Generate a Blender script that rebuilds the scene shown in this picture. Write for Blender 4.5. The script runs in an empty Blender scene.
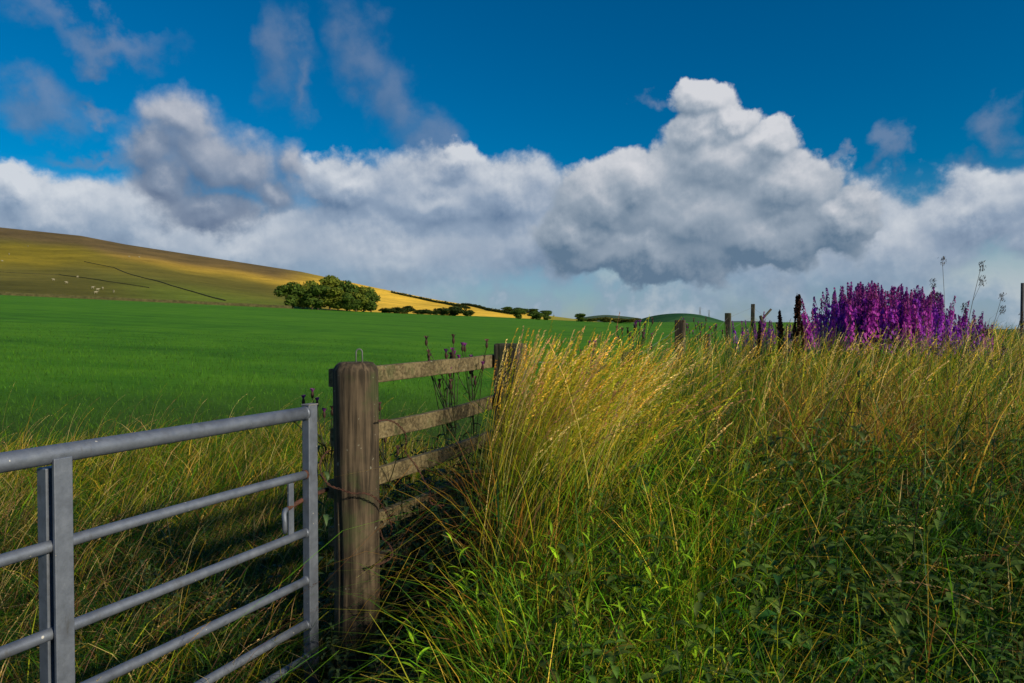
import bpy, bmesh, math, random
import numpy as np
from mathutils import Vector, Matrix, noise as mnoise
R = math.radians
SC = bpy.context.scene
COL = SC.collection
rng = np.random.default_rng(7)
random.seed(7)
F = 683.0            # focal length in pixels of the 1024 px frame (24 mm lens)
HY = 328.0           # image row of the horizon
EYE = 1.5

# ------------------------------------------------------------------ camera
cam_d = bpy.data.cameras.new('camera')
cam = bpy.data.objects.new('camera', cam_d)
COL.objects.link(cam)
cam_d.lens = 24.0
cam_d.sensor_width = 36.0
cam_d.clip_start = 0.05
cam_d.clip_end = 30000
cam.location = (0, 0, EYE)
cam.rotation_euler = (R(90) - math.atan((341.5 - HY) / F), 0, 0)
SC.camera = cam

# ------------------------------------------------------------------ colour management
SC.view_settings.view_transform = 'Standard'
SC.view_settings.look = 'None'
SC.view_settings.gamma = 1.0
SC.view_settings.use_curve_mapping = False
SC.view_settings.exposure = 0.22
SC.cycles.max_bounces = 6
SC.cycles.transparent_max_bounces = 4

SUN_EL = 24.0
SUN_AZ = 128.0       # degrees clockwise from +Y (straight ahead): behind the right shoulder

sun_d = bpy.data.lights.new('sun', 'SUN')
sun_d.energy = 3.9
sun_d.angle = R(2.5)
sun_d.color = (1.0, 0.84, 0.60)
sun = bpy.data.objects.new('sun', sun_d)
COL.objects.link(sun)
sun.rotation_euler = (R(90 - SUN_EL), 0, R(180 - SUN_AZ))
sun.location = (6, -6, 12)

# ------------------------------------------------------------------ node helpers
class NT:
    """tiny expression builder over a node tree"""
    def __init__(s, tree):
        s.t = tree; s.n = tree.nodes; s.l = tree.links
    def new(s, typ, **kw):
        nd = s.n.new(typ)
        for k, v in kw.items(): setattr(nd, k, v)
        return nd
    def put(s, sock, v):
        if v is None: return
        if hasattr(v, 'is_output'): s.l.new(v, sock)
        else: sock.default_value = v
    def m(s, op, a, b=None, c=None, clamp=False):
        nd = s.new('ShaderNodeMath', operation=op, use_clamp=clamp)
        s.put(nd.inputs[0], a); s.put(nd.inputs[1], b); s.put(nd.inputs[2], c)
        return nd.outputs[0]
    def v(s, op, a, b=None, c=None, scale=None):
        nd = s.new('ShaderNodeVectorMath', operation=op)
        s.put(nd.inputs[0], a); s.put(nd.inputs[1], b)
        if c is not None: s.put(nd.inputs[2], c)
        if scale is not None: s.put(nd.inputs['Scale'], scale)
        return nd.outputs['Value'] if op in ('LENGTH', 'DOT_PRODUCT', 'DISTANCE') else nd.outputs['Vector']
    def noise(s, vec, scale, detail=4, rough=0.55, lac=2.0, dim='3D', dist=0.0, col=False):
        nd = s.new('ShaderNodeTexNoise', noise_dimensions=dim)
        s.put(nd.inputs['Vector'], vec); nd.inputs['Scale'].default_value = scale
        nd.inputs['Detail'].default_value = detail; nd.inputs['Roughness'].default_value = rough
        nd.inputs['Lacunarity'].default_value = lac; nd.inputs['Distortion'].default_value = dist
        return nd.outputs['Color' if col else 'Fac']
    def ramp(s, fac, stops, interp='LINEAR'):
        nd = s.new('ShaderNodeValToRGB')
        cr = nd.color_ramp; cr.interpolation = interp
        while len(cr.elements) < len(stops): cr.elements.new(0.5)
        for e, (p, c) in zip(cr.elements, stops):
            e.position = p; e.color = (c[0], c[1], c[2], 1)
        s.put(nd.inputs[0], fac)
        return nd.outputs[0]
    def mix(s, fac, a, b, mode='MIX'):
        nd = s.new('ShaderNodeMix', data_type='RGBA', blend_type=mode)
        s.put(nd.inputs[0], fac)
        for sock, v in ((nd.inputs[6], a), (nd.inputs[7], b)):
            s.put(sock, (*v, 1) if isinstance(v, tuple) and len(v) == 3 else v)
        return nd.outputs[2]
    def step(s, v, lo, hi, o0=0.0, o1=1.0):
        nd = s.new('ShaderNodeMapRange', interpolation_type='SMOOTHSTEP')
        s.put(nd.inputs[0], v)
        nd.inputs[1].default_value = lo; nd.inputs[2].default_value = hi
        nd.inputs[3].default_value = o0; nd.inputs[4].default_value = o1
        return nd.outputs[0]
    def lin(s, v, lo, hi, o0=0.0, o1=1.0):
        nd = s.new('ShaderNodeMapRange')
        s.put(nd.inputs[0], v)
        nd.inputs[1].default_value = lo; nd.inputs[2].default_value = hi
        nd.inputs[3].default_value = o0; nd.inputs[4].default_value = o1
        return nd.outputs[0]

# ------------------------------------------------------------------ world: sky and clouds
world = bpy.data.worlds.new('World')
SC.world = world
world.use_nodes = True
W = NT(world.node_tree)
W.n.clear()
world.cycles.sampling_method = 'MANUAL'
world.cycles.sample_map_resolution = 512

def sky_blob(px, py, rx, ry):
    """a cloud puff given by its direction (azimuth, elevation) and its angular radii"""
    tx = (px - 512) / F
    az = math.atan(tx)
    el = math.atan((HY - py) / F * math.cos(az))
    k = math.cos(az)
    return az, el, rx / F * k * k, ry / F * k

def cloud_group(name, blobs, k=0.25):
    """field group: Direction + the three warp noises -> Field (1 in the heart of a puff, 0 at its edge, below 0 outside)"""
    g = bpy.data.node_groups.new(name, 'ShaderNodeTree')
    for nm, ty in (('Vector', 'NodeSocketVector'), ('W1', 'NodeSocketVector'), ('A1', 'NodeSocketFloat'),
                   ('W2', 'NodeSocketVector'), ('A2', 'NodeSocketFloat')):
        g.interface.new_socket(nm, in_out='INPUT', socket_type=ty)
    g.interface.new_socket('Field', in_out='OUTPUT', socket_type='NodeSocketFloat')
    T = NT(g)
    gi = T.new('NodeGroupInput'); go = T.new('NodeGroupOutput')
    d = T.v('ADD', gi.outputs[0], T.v('SCALE', gi.outputs[1], scale=gi.outputs[2]))
    d = T.v('ADD', d, T.v('SCALE', gi.outputs[3], scale=gi.outputs[4]))
    d2 = T.v('NORMALIZE', d)
    sp = T.new('ShaderNodeSeparateXYZ'); T.put(sp.inputs[0], d2)
    az = T.m('ARCTAN2', sp.outputs[0], sp.outputs[1])
    el = T.m('ARCSINE', sp.outputs[2])
    cb = T.new('ShaderNodeCombineXYZ'); T.put(cb.inputs[0], az); T.put(cb.inputs[1], el)
    p = cb.outputs[0]
    best = None
    for b in blobs:
        a0, e0, ra, re = sky_blob(*b[:4])
        q = T.v('MULTIPLY_ADD', p, (1 / ra, 1 / re, 0), (-a0 / ra, -e0 / re, 0))
        f = T.m('SUBTRACT', b[4] if len(b) > 4 else 1.0, T.v('LENGTH', q))
        best = f if best is None else T.m('SMOOTH_MAX', best, f, k)
    T.put(go.inputs[0], best)
    return g

def warps(d):
    """billow noises for one direction, shared by every cloud layer"""
    out = []
    for sc, det, ro in ((6.0, 1, 0.5), (16.0, 8, 0.565)):
        c = W.noise(d, sc, det, ro, col=True)
        out.append(W.v('SUBTRACT', c, (0.5, 0.5, 0.5)))
    return [d] + out

def use_group(g, wp, amps):
    nd = W.new('ShaderNodeGroup'); nd.node_tree = g
    W.put(nd.inputs[0], wp[0]); W.put(nd.inputs[1], wp[1]); W.put(nd.inputs[2], amps[0])
    W.put(nd.inputs[3], wp[2]); W.put(nd.inputs[4], amps[1])
    return nd.outputs[0]

SKY_STRENGTH = 0.1
sky = W.new('ShaderNodeTexSky', sky_type='NISHITA')
sky.sun_disc = False
sky.sun_elevation = R(SUN_EL)
sky.sun_rotation = R(SUN_AZ)
sky.altitude = 200
sky.air_density = 1.0; sky.dust_density = 0.3; sky.ozone_density = 3.0
hs = W.new('ShaderNodeHueSaturation')
hs.inputs['Hue'].default_value = 0.500
hs.inputs['Saturation'].default_value = 1.62
hs.inputs['Value'].default_value = 0.70
W.put(hs.inputs['Color'], sky.outputs[0])
col = hs.outputs[0]

tc = W.new('ShaderNodeTexCoord')
D = tc.outputs['Generated']
sx = W.new('ShaderNodeSeparateXYZ'); W.put(sx.inputs[0], D)
DZ = sx.outputs[2]
WP0 = warps(D)
WP1 = warps(W.v('NORMALIZE', W.v('ADD', D, (0.012, 0.0, 0.032))))      # a step towards the lit side of a puff
WP2 = warps(W.v('NORMALIZE', W.v('ADD', D, (0.004, 0.0, 0.009))))

def layer(col, g, amps, soft, bright, mid, dark, big=1.0, small=1.0, fade=1.0, shade_off=0.0, extra=None, simple=False, lowcut=False):
    f = use_group(g, WP0, amps)
    s = W.m('MULTIPLY', W.m('SUBTRACT', f, use_group(g, WP1, amps)), big)
    if not simple:
        s = W.m('ADD', s, W.m('MULTIPLY', W.m('SUBTRACT', f, use_group(g, WP2, amps)), 1.5 * small))
    s = W.m('ADD', s, shade_off)
    if extra is not None: s = W.m('ADD', s, extra)
    s = W.m('MULTIPLY_ADD', s, 0.34, 0.48, clamp=True)
    c = W.ramp(s, [(0.08, dark), (0.46, mid), (0.82, tuple(m * .3 + b * .7 for m, b in zip(mid, bright))), (1.0, bright)], 'LINEAR')
    a = W.m('MULTIPLY', W.step(f, soft[0], soft[1]), fade, clamp=True)
    if lowcut: a = W.m('MULTIPLY', a, W.step(DZ, 0.005, 0.115, 0.25, 1.0))
    return W.mix(a, col, c)

K = 1.0 / SKY_STRENGTH
def cc(r, g, b):      # sRGB-ish 0..255 as seen -> linear radiance
    return tuple(((x / 255.0) ** 2.2) * K * 0.785 for x in (r, g, b))

# faint high wisps
g_w = cloud_group('cloud_wisps', [
    (95, 38, 82, 17), (45, 100, 62, 26), (105, 105, 30, 12, 0.8),
    (282, 45, 30, 46), (312, 80, 24, 34, .7), (372, 42, 42, 34), (392, 95, 34, 44), (425, 140, 36, 34),
    (995, 128, 40, 22), (960, 170, 40, 18, .6),
    (872, 160, 17, 18), (832, 165, 7, 12), (642, 95, 22, 12, .6),
    (300, 165, 40, 30, .6), (90, 150, 60, 12, .7)], 0.3)
col = layer(col, g_w, (0.09, 0.13), (-0.25, 0.85), cc(128, 146, 176), cc(98, 124, 160), cc(74, 102, 144), fade=0.62, simple=True)

# low bank along the whole horizon
gb_blobs = [(-80, 235, 190, 80), (60, 215, 110, 48), (140, 230, 90, 60), (20, 190, 70, 30),
    (350, 185, 60, 34), (440, 195, 90, 48), (505, 190, 62, 42), (455, 160, 38, 22), (390, 250, 150, 60), (240, 250, 130, 50),
    (560, 240, 110, 50), (880, 240, 110, 62), (960, 215, 90, 44), (1060, 210, 90, 60), (1180, 220, 160, 80), (780, 260, 130, 50),
    (-300, 250, 200, 60), (1500, 240, 200, 70)]
g_b = cloud_group('cloud_bank', gb_blobs, 0.3)
# veil near the horizon, everywhere
veil_n = W.noise(D, 9.0, 5, 0.6)
veil = W.m('MULTIPLY', W.step(W.m('ADD', DZ, W.m('MULTIPLY', veil_n, 0.16)), 0.13, 0.25, 1.0, 0.0), W.step(veil_n, 0.36, 0.56, 0.50, 0.95))
col = W.mix(veil, col, W.ramp(veil_n, [(0.36, cc(108, 150, 192)), (0.50, cc(138, 164, 188)), (0.64, cc(184, 196, 206))]))
col = layer(col, g_b, (0.06, 0.105), (-0.06, 0.34), cc(220, 224, 230), cc(150, 166, 188), cc(102, 124, 154), big=1.25, small=1.0, fade=0.93, shade_off=0.02, extra=W.step(DZ, 0.16, 0.05, 0.0, 0.25), lowcut=True)

# nearer cumulus: the grey one at left, the tower right of centre
g_c = cloud_group('cloud_tower', [
    (705, 98, 46, 24), (735, 115, 34, 22), (700, 135, 48, 30), (765, 150, 40, 30), (715, 165, 78, 46), (790, 195, 60, 40),
    (640, 190, 60, 38), (600, 205, 56, 44), (575, 235, 50, 36), (690, 220, 120, 52), (760, 235, 110, 40), (650, 250, 125, 36), (840, 215, 50, 30)],
    0.22)
low = W.step(W.m('ADD', DZ, W.m('MULTIPLY', W.noise(D, 14.0, 2, .5), 0.05)), 0.13, 0.30, -0.48, 0.22)
col = layer(col, g_c, (0.03, 0.095), (-0.02, 0.22), cc(218, 220, 226), cc(154, 168, 184), cc(100, 124, 148), big=1.15, small=1.0, extra=low)
g_l = cloud_group('cloud_grey', [
    (178, 118, 46, 34), (150, 148, 42, 32), (208, 155, 62, 46), (165, 182, 50, 30), (250, 165, 46, 40), (275, 195, 36, 30, .9), (210, 208, 66, 26), (300, 160, 26, 40, .7)],
    0.3)
low2 = W.step(W.m('ADD', DZ, W.m('MULTIPLY', W.noise(D, 14.0, 2, .5), 0.05)), 0.14, 0.33, -0.52, 0.16)
col = layer(col, g_l, (0.04, 0.085), (-0.12, 0.60), cc(196, 200, 210), cc(128, 144, 168), cc(92, 112, 142), big=1.0, small=0.7, fade=0.96, extra=low2)

bg = W.new('ShaderNodeBackground'); W.put(bg.inputs[0], col); bg.inputs[1].default_value = SKY_STRENGTH
# the rest of the sky (overhead, behind, below the horizon): the same sky, its scattered cloud brightened as unseen fill light
sn = W.noise(D, 3.2, 4, 0.6)
side = W.mix(W.m('MULTIPLY', W.step(W.m('ADD', sn, W.m('MULTIPLY', DZ, -0.35)), 0.36, 0.56), 0.85), hs.outputs[0], cc(244, 244, 246))
bg2 = W.new('ShaderNodeBackground'); W.put(bg2.inputs[0], side); bg2.inputs[1].default_value = SKY_STRENGTH
ahead = W.m('MULTIPLY', W.m('GREATER_THAN', sx.outputs[1], 0.35), W.m('LESS_THAN', DZ, 0.62))
ahead = W.m('MULTIPLY', ahead, W.m('GREATER_THAN', DZ, -0.06))
ms = W.new('ShaderNodeMixShader'); W.put(ms.inputs[0], ahead)
W.l.new(bg2.outputs[0], ms.inputs[1]); W.l.new(bg.outputs[0], ms.inputs[2])
wo = W.new('ShaderNodeOutputWorld'); W.put(wo.inputs[0], ms.outputs[0])

# ================================================================== tagging and mesh helpers
def tag(o, label=None, cat=None, group=None, kind=None):
    if label: o['label'] = label
    if cat: o['category'] = cat
    if group: o['group'] = group
    if kind: o['kind'] = kind
    return o

def empty(name, loc=(0, 0, 0), rz=0.0):
    o = bpy.data.objects.new(name, None); COL.objects.link(o)
    o.location = loc; o.rotation_euler = (0, 0, rz); o.empty_display_size = 0.2
    return o

def link(name, me, parent=None, mat=None):
    o = bpy.data.objects.new(name, me); COL.objects.link(o)
    if parent is not None: o.parent = parent
    if mat is not None and not me.materials: me.materials.append(mat)
    return o

def copy_tree(o, parent=None):
    c = o.copy(); COL.objects.link(c); c.parent = parent
    for ch in list(o.children): copy_tree(ch, c)
    return c

def np_mesh(name, verts, quads, cols=None, smooth=False):
    """mesh from numpy: verts (n,3), quads (m,4), cols (n,3)"""
    me = bpy.data.meshes.new(name)
    v = np.ascontiguousarray(verts, dtype=np.float32); q = np.ascontiguousarray(quads, dtype=np.int32)
    me.vertices.add(len(v)); me.vertices.foreach_set('co', v.ravel())
    me.loops.add(q.size); me.loops.foreach_set('vertex_index', q.ravel())
    me.polygons.add(len(q)); me.polygons.foreach_set('loop_start', np.arange(0, q.size, q.shape[1], dtype=np.int32))
    me.update(calc_edges=True)
    if cols is not None:
        c4 = np.ones((len(v), 4), dtype=np.float32); c4[:, :3] = cols
        at = me.color_attributes.new('tint', 'FLOAT_COLOR', 'POINT'); at.data.foreach_set('color', c4.ravel())
    if smooth: me.polygons.foreach_set('use_smooth', np.ones(len(q), dtype=bool))
    return me

class Batch:
    def __init__(s): s.v = []; s.q = []; s.c = []; s.n = 0
    def add(s, v, q, c):
        s.v.append(v); s.q.append(q + s.n); s.c.append(c); s.n += len(v)
    def arrays(s): return np.concatenate(s.v), np.concatenate(s.q), np.concatenate(s.c)
    def mesh(s, name, smooth=False): return np_mesh(name, *s.arrays(), smooth=smooth)

def tube(pts, rad, sides=8, cap=True):
    """tube along a polyline as (verts, quads-or-tris list)"""
    pts = [Vector(p) for p in pts]; n = len(pts)
    rads = rad if hasattr(rad, '__len__') else [rad] * n
    V, Fc = [], []
    prev = None
    for i, p in enumerate(pts):
        t = (pts[min(i + 1, n - 1)] - pts[max(i - 1, 0)]).normalized()
        if prev is None:
            a = t.orthogonal().normalized()
        else:
            a = (prev - t * prev.dot(t)).normalized()
        prev = a; b = t.cross(a)
        for k in range(sides):
            th = 2 * math.pi * k / sides
            V.append(p + (a * math.cos(th) + b * math.sin(th)) * rads[i])
    for i in range(n - 1):
        for k in range(sides):
            k2 = (k + 1) % sides
            Fc.append((i * sides + k, i * sides + k2, (i + 1) * sides + k2, (i + 1) * sides + k))
    if cap:
        Fc.append(tuple(range(sides - 1, -1, -1))); Fc.append(tuple((n - 1) * sides + k for k in range(sides)))
    return V, Fc

def py_mesh(name, parts, smooth=False):
    V, Fc = [], []
    for v, f in parts:
        o = len(V); V += [tuple(x) for x in v]; Fc += [tuple(i + o for i in q) for q in f]
    me = bpy.data.meshes.new(name); me.from_pydata(V, [], Fc); me.update()
    if smooth: me.polygons.foreach_set('use_smooth', [True] * len(me.polygons))
    return me

def box(c, ax, ay, az, hx, hy, hz, bev=0.0):
    """oriented box (optionally chamfered along its long edges) as (verts, faces)"""
    bm = bmesh.new(); bmesh.ops.create_cube(bm, size=2)
    bmesh.ops.scale(bm, vec=(hx, hy, hz), verts=bm.verts)
    if bev: bmesh.ops.bevel(bm, geom=list(bm.edges), offset=bev, segments=2, profile=0.5, affect='EDGES')
    M = Matrix((ax, ay, az)).transposed()
    c = Vector(c)
    bm.verts.index_update()
    V = [c + M @ v.co for v in bm.verts]; Fc = [tuple(v.index for v in f.verts) for f in bm.faces]
    bm.free(); return V, Fc

# ================================================================== materials
def new_mat(name):
    m = bpy.data.materials.new(name); m.use_nodes = True
    T = NT(m.node_tree); T.n.clear()
    out = T.new('ShaderNodeOutputMaterial')
    return m, T, out

def principled(T, out, color, rough=0.7, bump=None, bstr=0.3, bdist=0.01, metallic=0.0, spec=0.5):
    p = T.new('ShaderNodeBsdfPrincipled')
    T.put(p.inputs['Base Color'], color if hasattr(color, 'is_output') else (*color, 1))
    T.put(p.inputs['Roughness'], rough)
    p.inputs['Metallic'].default_value = metallic
    p.inputs['Specular IOR Level'].default_value = spec
    if bump is not None:
        b = T.new('ShaderNodeBump'); b.inputs['Strength'].default_value = bstr; b.inputs['Distance'].default_value = bdist
        T.put(b.inputs['Height'], bump); T.l.new(b.outputs[0], p.inputs['Normal'])
    T.l.new(p.outputs[0], out.inputs[0])
    return p

def foliage_mat(name, transl=0.35, rough=0.55, spec=0.25, gain=1.0):
    """colour of each blade or leaf from its own tint; light passes through a little"""
    m, T, out = new_mat(name)
    at = T.new('ShaderNodeAttribute', attribute_name='tint')
    c = at.outputs['Color']
    if gain != 1.0: c = T.v('SCALE', c, scale=gain)
    p = T.new('ShaderNodeBsdfPrincipled'); T.put(p.inputs['Base Color'], c)
    p.inputs['Roughness'].default_value = rough; p.inputs['Specular IOR Level'].default_value = spec
    tr = T.new('ShaderNodeBsdfTranslucent'); T.put(tr.inputs[0], c)
    mx = T.new('ShaderNodeMixShader'); mx.inputs[0].default_value = transl
    T.l.new(p.outputs[0], mx.inputs[1]); T.l.new(tr.outputs[0], mx.inputs[2]); T.l.new(mx.outputs[0], out.inputs[0])
    return m

M_GRASS = foliage_mat('grass_blades', 0.35)
M_LEAF = foliage_mat('broad_leaves', 0.30, 0.5, 0.3)
M_TREE = foliage_mat('tree_leaves', 0.25, 0.7, 0.15)
M_FLOWER = foliage_mat('flowers', 0.35, 0.6, 0.2)

def wood_mat(name, dark, light, green=0.0, grain=(60, 60, 3.0), axis='Z'):
    m, T, out = new_mat(name)
    tc = T.new('ShaderNodeTexCoord'); o = tc.outputs['Object']
    g = T.noise(T.v('MULTIPLY', o, grain), 1.0, 5, 0.6, dist=0.6)
    big = T.noise(o, 5.0, 4, 0.6)
    fine = T.noise(T.v('MULTIPLY', o, tuple(x * 3 for x in grain)), 1.0, 3, 0.6)
    f = T.m('ADD', T.m('MULTIPLY', g, 0.65), T.m('MULTIPLY', big, 0.35))
    c = T.ramp(f, [(0.30, tuple(x * 0.35 for x in dark)), (0.44, dark), (0.56, light), (0.72, tuple(min(1, x * 1.35) for x in light))])
    alg = T.step(T.noise(o, 7.0, 5, 0.65), 0.50, 0.66)
    c = T.mix(T.m('MULTIPLY', alg, green), c, (0.045, 0.075, 0.025))
    spots = T.step(T.noise(o, 46.0, 2, 0.5), 0.69, 0.74)
    c = T.mix(T.m('MULTIPLY', spots, 0.5), c, (0.33, 0.34, 0.27))
    principled(T, out, c, 0.85, T.m('ADD', g, T.m('MULTIPLY', fine, 0.4)), 0.55, 0.004, spec=0.2)
    return m

M_POST = wood_mat('weathered_post', (0.042, 0.034, 0.024), (0.108, 0.084, 0.056), 0.5)
M_RAIL = wood_mat('weathered_rail', (0.090, 0.074, 0.040), (0.185, 0.155, 0.085), 0.45, grain=(3.0, 60, 60))
M_OLDPOST = wood_mat('dark_post', (0.035, 0.028, 0.022), (0.11, 0.095, 0.07), 0.4)

def galv_mat():
    m, T, out = new_mat('galvanised_steel')
    o = T.new('ShaderNodeTexCoord').outputs['Object']
    v = T.new('ShaderNodeTexVoronoi'); v.inputs['Scale'].default_value = 70; T.put(v.inputs['Vector'], o)
    sp = T.m('MULTIPLY', v.outputs['Color'], 1.0)
    n = T.noise(o, 14, 6, 0.65)
    f = T.m('ADD', T.m('MULTIPLY', n, 0.8), T.m('MULTIPLY_ADD', sp, 0.08, 0.06))
    c = T.ramp(f, [(0.25, (0.11, 0.13, 0.17)), (0.5, (0.165, 0.20, 0.265)), (0.75, (0.23, 0.27, 0.345))])
    dirt = T.step(T.noise(T.v('MULTIPLY', o, (9, 9, 2.5)), 1.5, 5, 0.7), 0.56, 0.70)
    c = T.mix(T.m('MULTIPLY', dirt, 0.45), c, (0.085, 0.080, 0.062))
    rust = T.step(T.noise(o, 5.5, 6, 0.72), 0.66, 0.74)
    c = T.mix(T.m('MULTIPLY', rust, 0.7), c, (0.16, 0.065, 0.030))
    drop = T.step(T.noise(o, 60.0, 1, 0.4), 0.775, 0.79)
    c = T.mix(drop, c, (0.62, 0.62, 0.58))
    p = principled(T, out, c, T.lin(T.noise(o, 40, 5, 0.7), 0.3, 0.7, 0.40, 0.70), T.noise(o, 90, 4, .6), 0.25, 0.0015, metallic=0.5)
    return m
M_GALV = galv_mat()

def rust_mat():
    m, T, out = new_mat('rusty_iron')
    o = T.new('ShaderNodeTexCoord').outputs['Object']
    n = T.noise(o, 60, 4, 0.6)
    principled(T, out, T.ramp(n, [(0.35, (0.035, 0.016, 0.011)), (0.6, (0.095, 0.036, 0.022))]), 0.85, n, 0.4, 0.002)
    return m
M_RUST = rust_mat()

def plain_noise_mat(name, c0, c1, scale=8.0, rough=0.9):
    m, T, out = new_mat(name)
    o = T.new('ShaderNodeTexCoord').outputs['Object']
    n = T.noise(o, scale, 5, 0.6)
    principled(T, out, T.ramp(n, [(0.35, c0), (0.65, c1)]), rough, n, 0.3, 0.02, spec=0.2)
    return m
M_BARK = plain_noise_mat('bark', (0.05, 0.04, 0.03), (0.13, 0.11, 0.08), 3.0)
M_STONE = plain_noise_mat('dry_stone', (0.050, 0.052, 0.020), (0.11, 0.10, 0.04), 1.2)
M_WOOL = plain_noise_mat('wool', (0.22, 0.21, 0.13), (0.34, 0.32, 0.22), 6.0)
M_STEEL = plain_noise_mat('grey_steel', (0.12, 0.13, 0.14), (0.2, 0.21, 0.22), 2.0, 0.6)
M_POLE = plain_noise_mat('dark_pole', (0.03, 0.03, 0.035), (0.06, 0.06, 0.065), 9.0, 0.7)

# ================================================================== the lie of the land
def sstep(x, a, b):
    t = np.clip((np.asarray(x, float) - a) / (b - a), 0, 1); return t * t * (3 - 2 * t)

FP = np.array([-0.625, 2.72]); FU = np.array([0.433, 0.901])      # fence line: first post and direction
def fence_st(x, y):
    dx = x - FP[0]; dy = y - FP[1]
    return dx * FU[1] - dy * FU[0], dx * FU[0] + dy * FU[1]          # s: to the right of the fence, t: along it

def ground_z(x, y):
    x = np.asarray(x, float); y = np.asarray(y, float)
    yy = np.maximum(y - 3, 0)
    xc = np.clip(x, -400, 40)
    g = np.where(xc < -1, xc + 1, (xc + 1) * sstep(y, 20, 120))
    near = np.where(y > 0, 1.0, sstep(y, -25, 0))
    field = 0.0204 * np.minimum(yy, 300) - 0.0495 * g * near
    r = np.hypot(x, y)
    field = field * (1 - sstep(r, 330, 800)) - 10 * sstep(r, 330, 1200)
    s, t = fence_st(x, y)
    bank = 0.035 * np.clip(t, 0, 22) + 0.06 * sstep(s, 0, 1.2) - 0.075 * np.clip(s - 3.0, 0, 120) * sstep(t, 2, 10)
    w = sstep(s, -1.0, 0.5) * (1 - sstep(t, 20, 60))
    far_r = -0.03 * np.clip(x - 25, 0, 400) * sstep(s, 5, 60) * (1 - sstep(r, 600, 1200))
    return field * (1 - w) + bank * w + far_r

ANG = np.concatenate([np.linspace(-180, -50, 40)[:-1], np.linspace(-50, 50, 201), np.linspace(50, 180, 40)[1:]])
RAD = np.concatenate([[0.0], np.geomspace(0.5, 9000, 190)])
A, RR = np.meshgrid(np.radians(ANG), RAD)
gx = (RR * np.sin(A)).ravel(); gy = (RR * np.cos(A)).ravel()
gz = ground_z(gx, gy)
nr, na = A.shape
ii, jj = np.meshgrid(np.arange(nr - 1), np.arange(na - 1), indexing='ij')
qi = (ii * na + jj).ravel()
gq = np.stack([qi, qi + 1, qi + na + 1, qi + na], 1)
gm, T, out = new_mat('pasture')
o = T.new('ShaderNodeTexCoord').outputs['Object']
n1 = T.noise(o, 0.035, 4, 0.6); n2 = T.noise(o, 0.55, 6, 0.65); n3 = T.noise(o, 14.0, 5, 0.7)
tram = T.noise(T.v('MULTIPLY', o, (0.02, 0.35, 1.0)), 1.0, 4, 0.6)     # drill lines across the slope
f = T.m('ADD', T.m('MULTIPLY', n2, 0.40), T.m('ADD', T.m('MULTIPLY', tram, 0.42), T.m('MULTIPLY', n1, 0.25)))
c = T.ramp(f, [(0.34, (0.034, 0.125, 0.004)), (0.48, (0.060, 0.215, 0.007)), (0.60, (0.105, 0.300, 0.010)), (0.72, (0.150, 0.350, 0.015))])
c = T.mix(T.m('MULTIPLY', T.step(n3, 0.40, 0.68), 0.35), c, (0.045, 0.16, 0.012))
c = T.mix(T.m('MULTIPLY', T.step(n3, 0.60, 0.35), 0.35), c, (0.008, 0.035, 0.006))
dist = T.v('LENGTH', o)
c = T.mix(T.step(dist, 300, 700), c, T.ramp(T.noise(o, 0.004, 3, 0.6), [(0.40, (0.03, 0.09, 0.025)), (0.50, (0.10, 0.14, 0.05)), (0.60, (0.04, 0.11, 0.03))]))
near_soil = T.step(dist, 16.0, 7.0)
c = T.mix(T.m('MULTIPLY', near_soil, 0.8), c, T.ramp(n3, [(0.3, (0.012, 0.013, 0.006)), (0.7, (0.05, 0.055, 0.02))]))
principled(T, out, c, 0.9, n3, 0.6, 0.05, spec=0.1)
g_o = link('field', np_mesh('field', np.stack([gx, gy, gz], 1), gq, smooth=True), mat=gm); tag(g_o, kind='structure')

# hillside behind the field
RPX = np.array([-3000, -900, -100, 0, 82, 126, 200, 258, 300, 377, 435, 500, 564, 600, 660], float)
RPY = np.array([200, 205, 222, 227.5, 236, 244.5, 256, 265, 271.5, 288, 299.5, 310, 319.5, 325, 333], float)
RIDGE = 620.0
FPX = np.array([-3000, -900, -100, 0, 150, 300, 375, 475, 560, 600, 660], float)
FPY = np.array([262, 276, 292, 295, 302, 309, 313, 317, 321.5, 325, 333], float)
def foot_depth(px):
    """depth at which the field reaches the foot of the hill"""
    px = np.asarray(px, float)
    return np.interp(px, [-3000, -900, 0, 300, 475, 560, 660], [120, 150, 176, 202, 232, 258, 270])
def hill_z(x, y):
    x = np.asarray(x, float); y = np.asarray(y, float)
    px = 512 + F * x / np.maximum(y, 1)
    fd = foot_depth(px)
    fx = (px - 512) / F * fd
    zf = ground_z(fx, fd) - 0.25
    zr = EYE + (HY - np.interp(px, RPX, RPY)) / F * RIDGE
    v = (y - fd) / (RIDGE - fd)
    vv = np.clip(v, 0, 1)
    e = vv * (1.25 - 0.25 * vv)
    offf = (zf - EYE) / fd; offr = (zr - EYE) / RIDGE
    z = EYE + (offf + (offr - offf) * e) * y
    bump = (np.sin(x * 0.021 + 1.3) * np.sin(y * 0.017) * 1.6 + np.sin(x * 0.05 + y * 0.031) * 0.8) * sstep(v, 0.05, 0.3) * (1 - sstep(v, 0.8, 1.0))
    z = z + bump
    z = np.where(v > 1, zr - (y - RIDGE) * 0.10 - 0.0003 * (y - RIDGE) ** 2, z)
    z = np.where(v < 0, zf + (y - fd) * 0.5, z)
    return z
PXg = np.concatenate([np.linspace(-2600, -120, 60)[:-1], np.linspace(-120, 660, 400)])
Vg = np.concatenate([[-0.02], np.linspace(0, 1, 90), [1.1, 1.3, 1.6, 2.0]])
P2, V2 = np.meshgrid(PXg, Vg)
fd = foot_depth(P2); hy = fd + (RIDGE - fd) * V2; hx = (P2 - 512) / F * hy
hz = hill_z(hx, hy)
nv, npx = P2.shape
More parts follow.
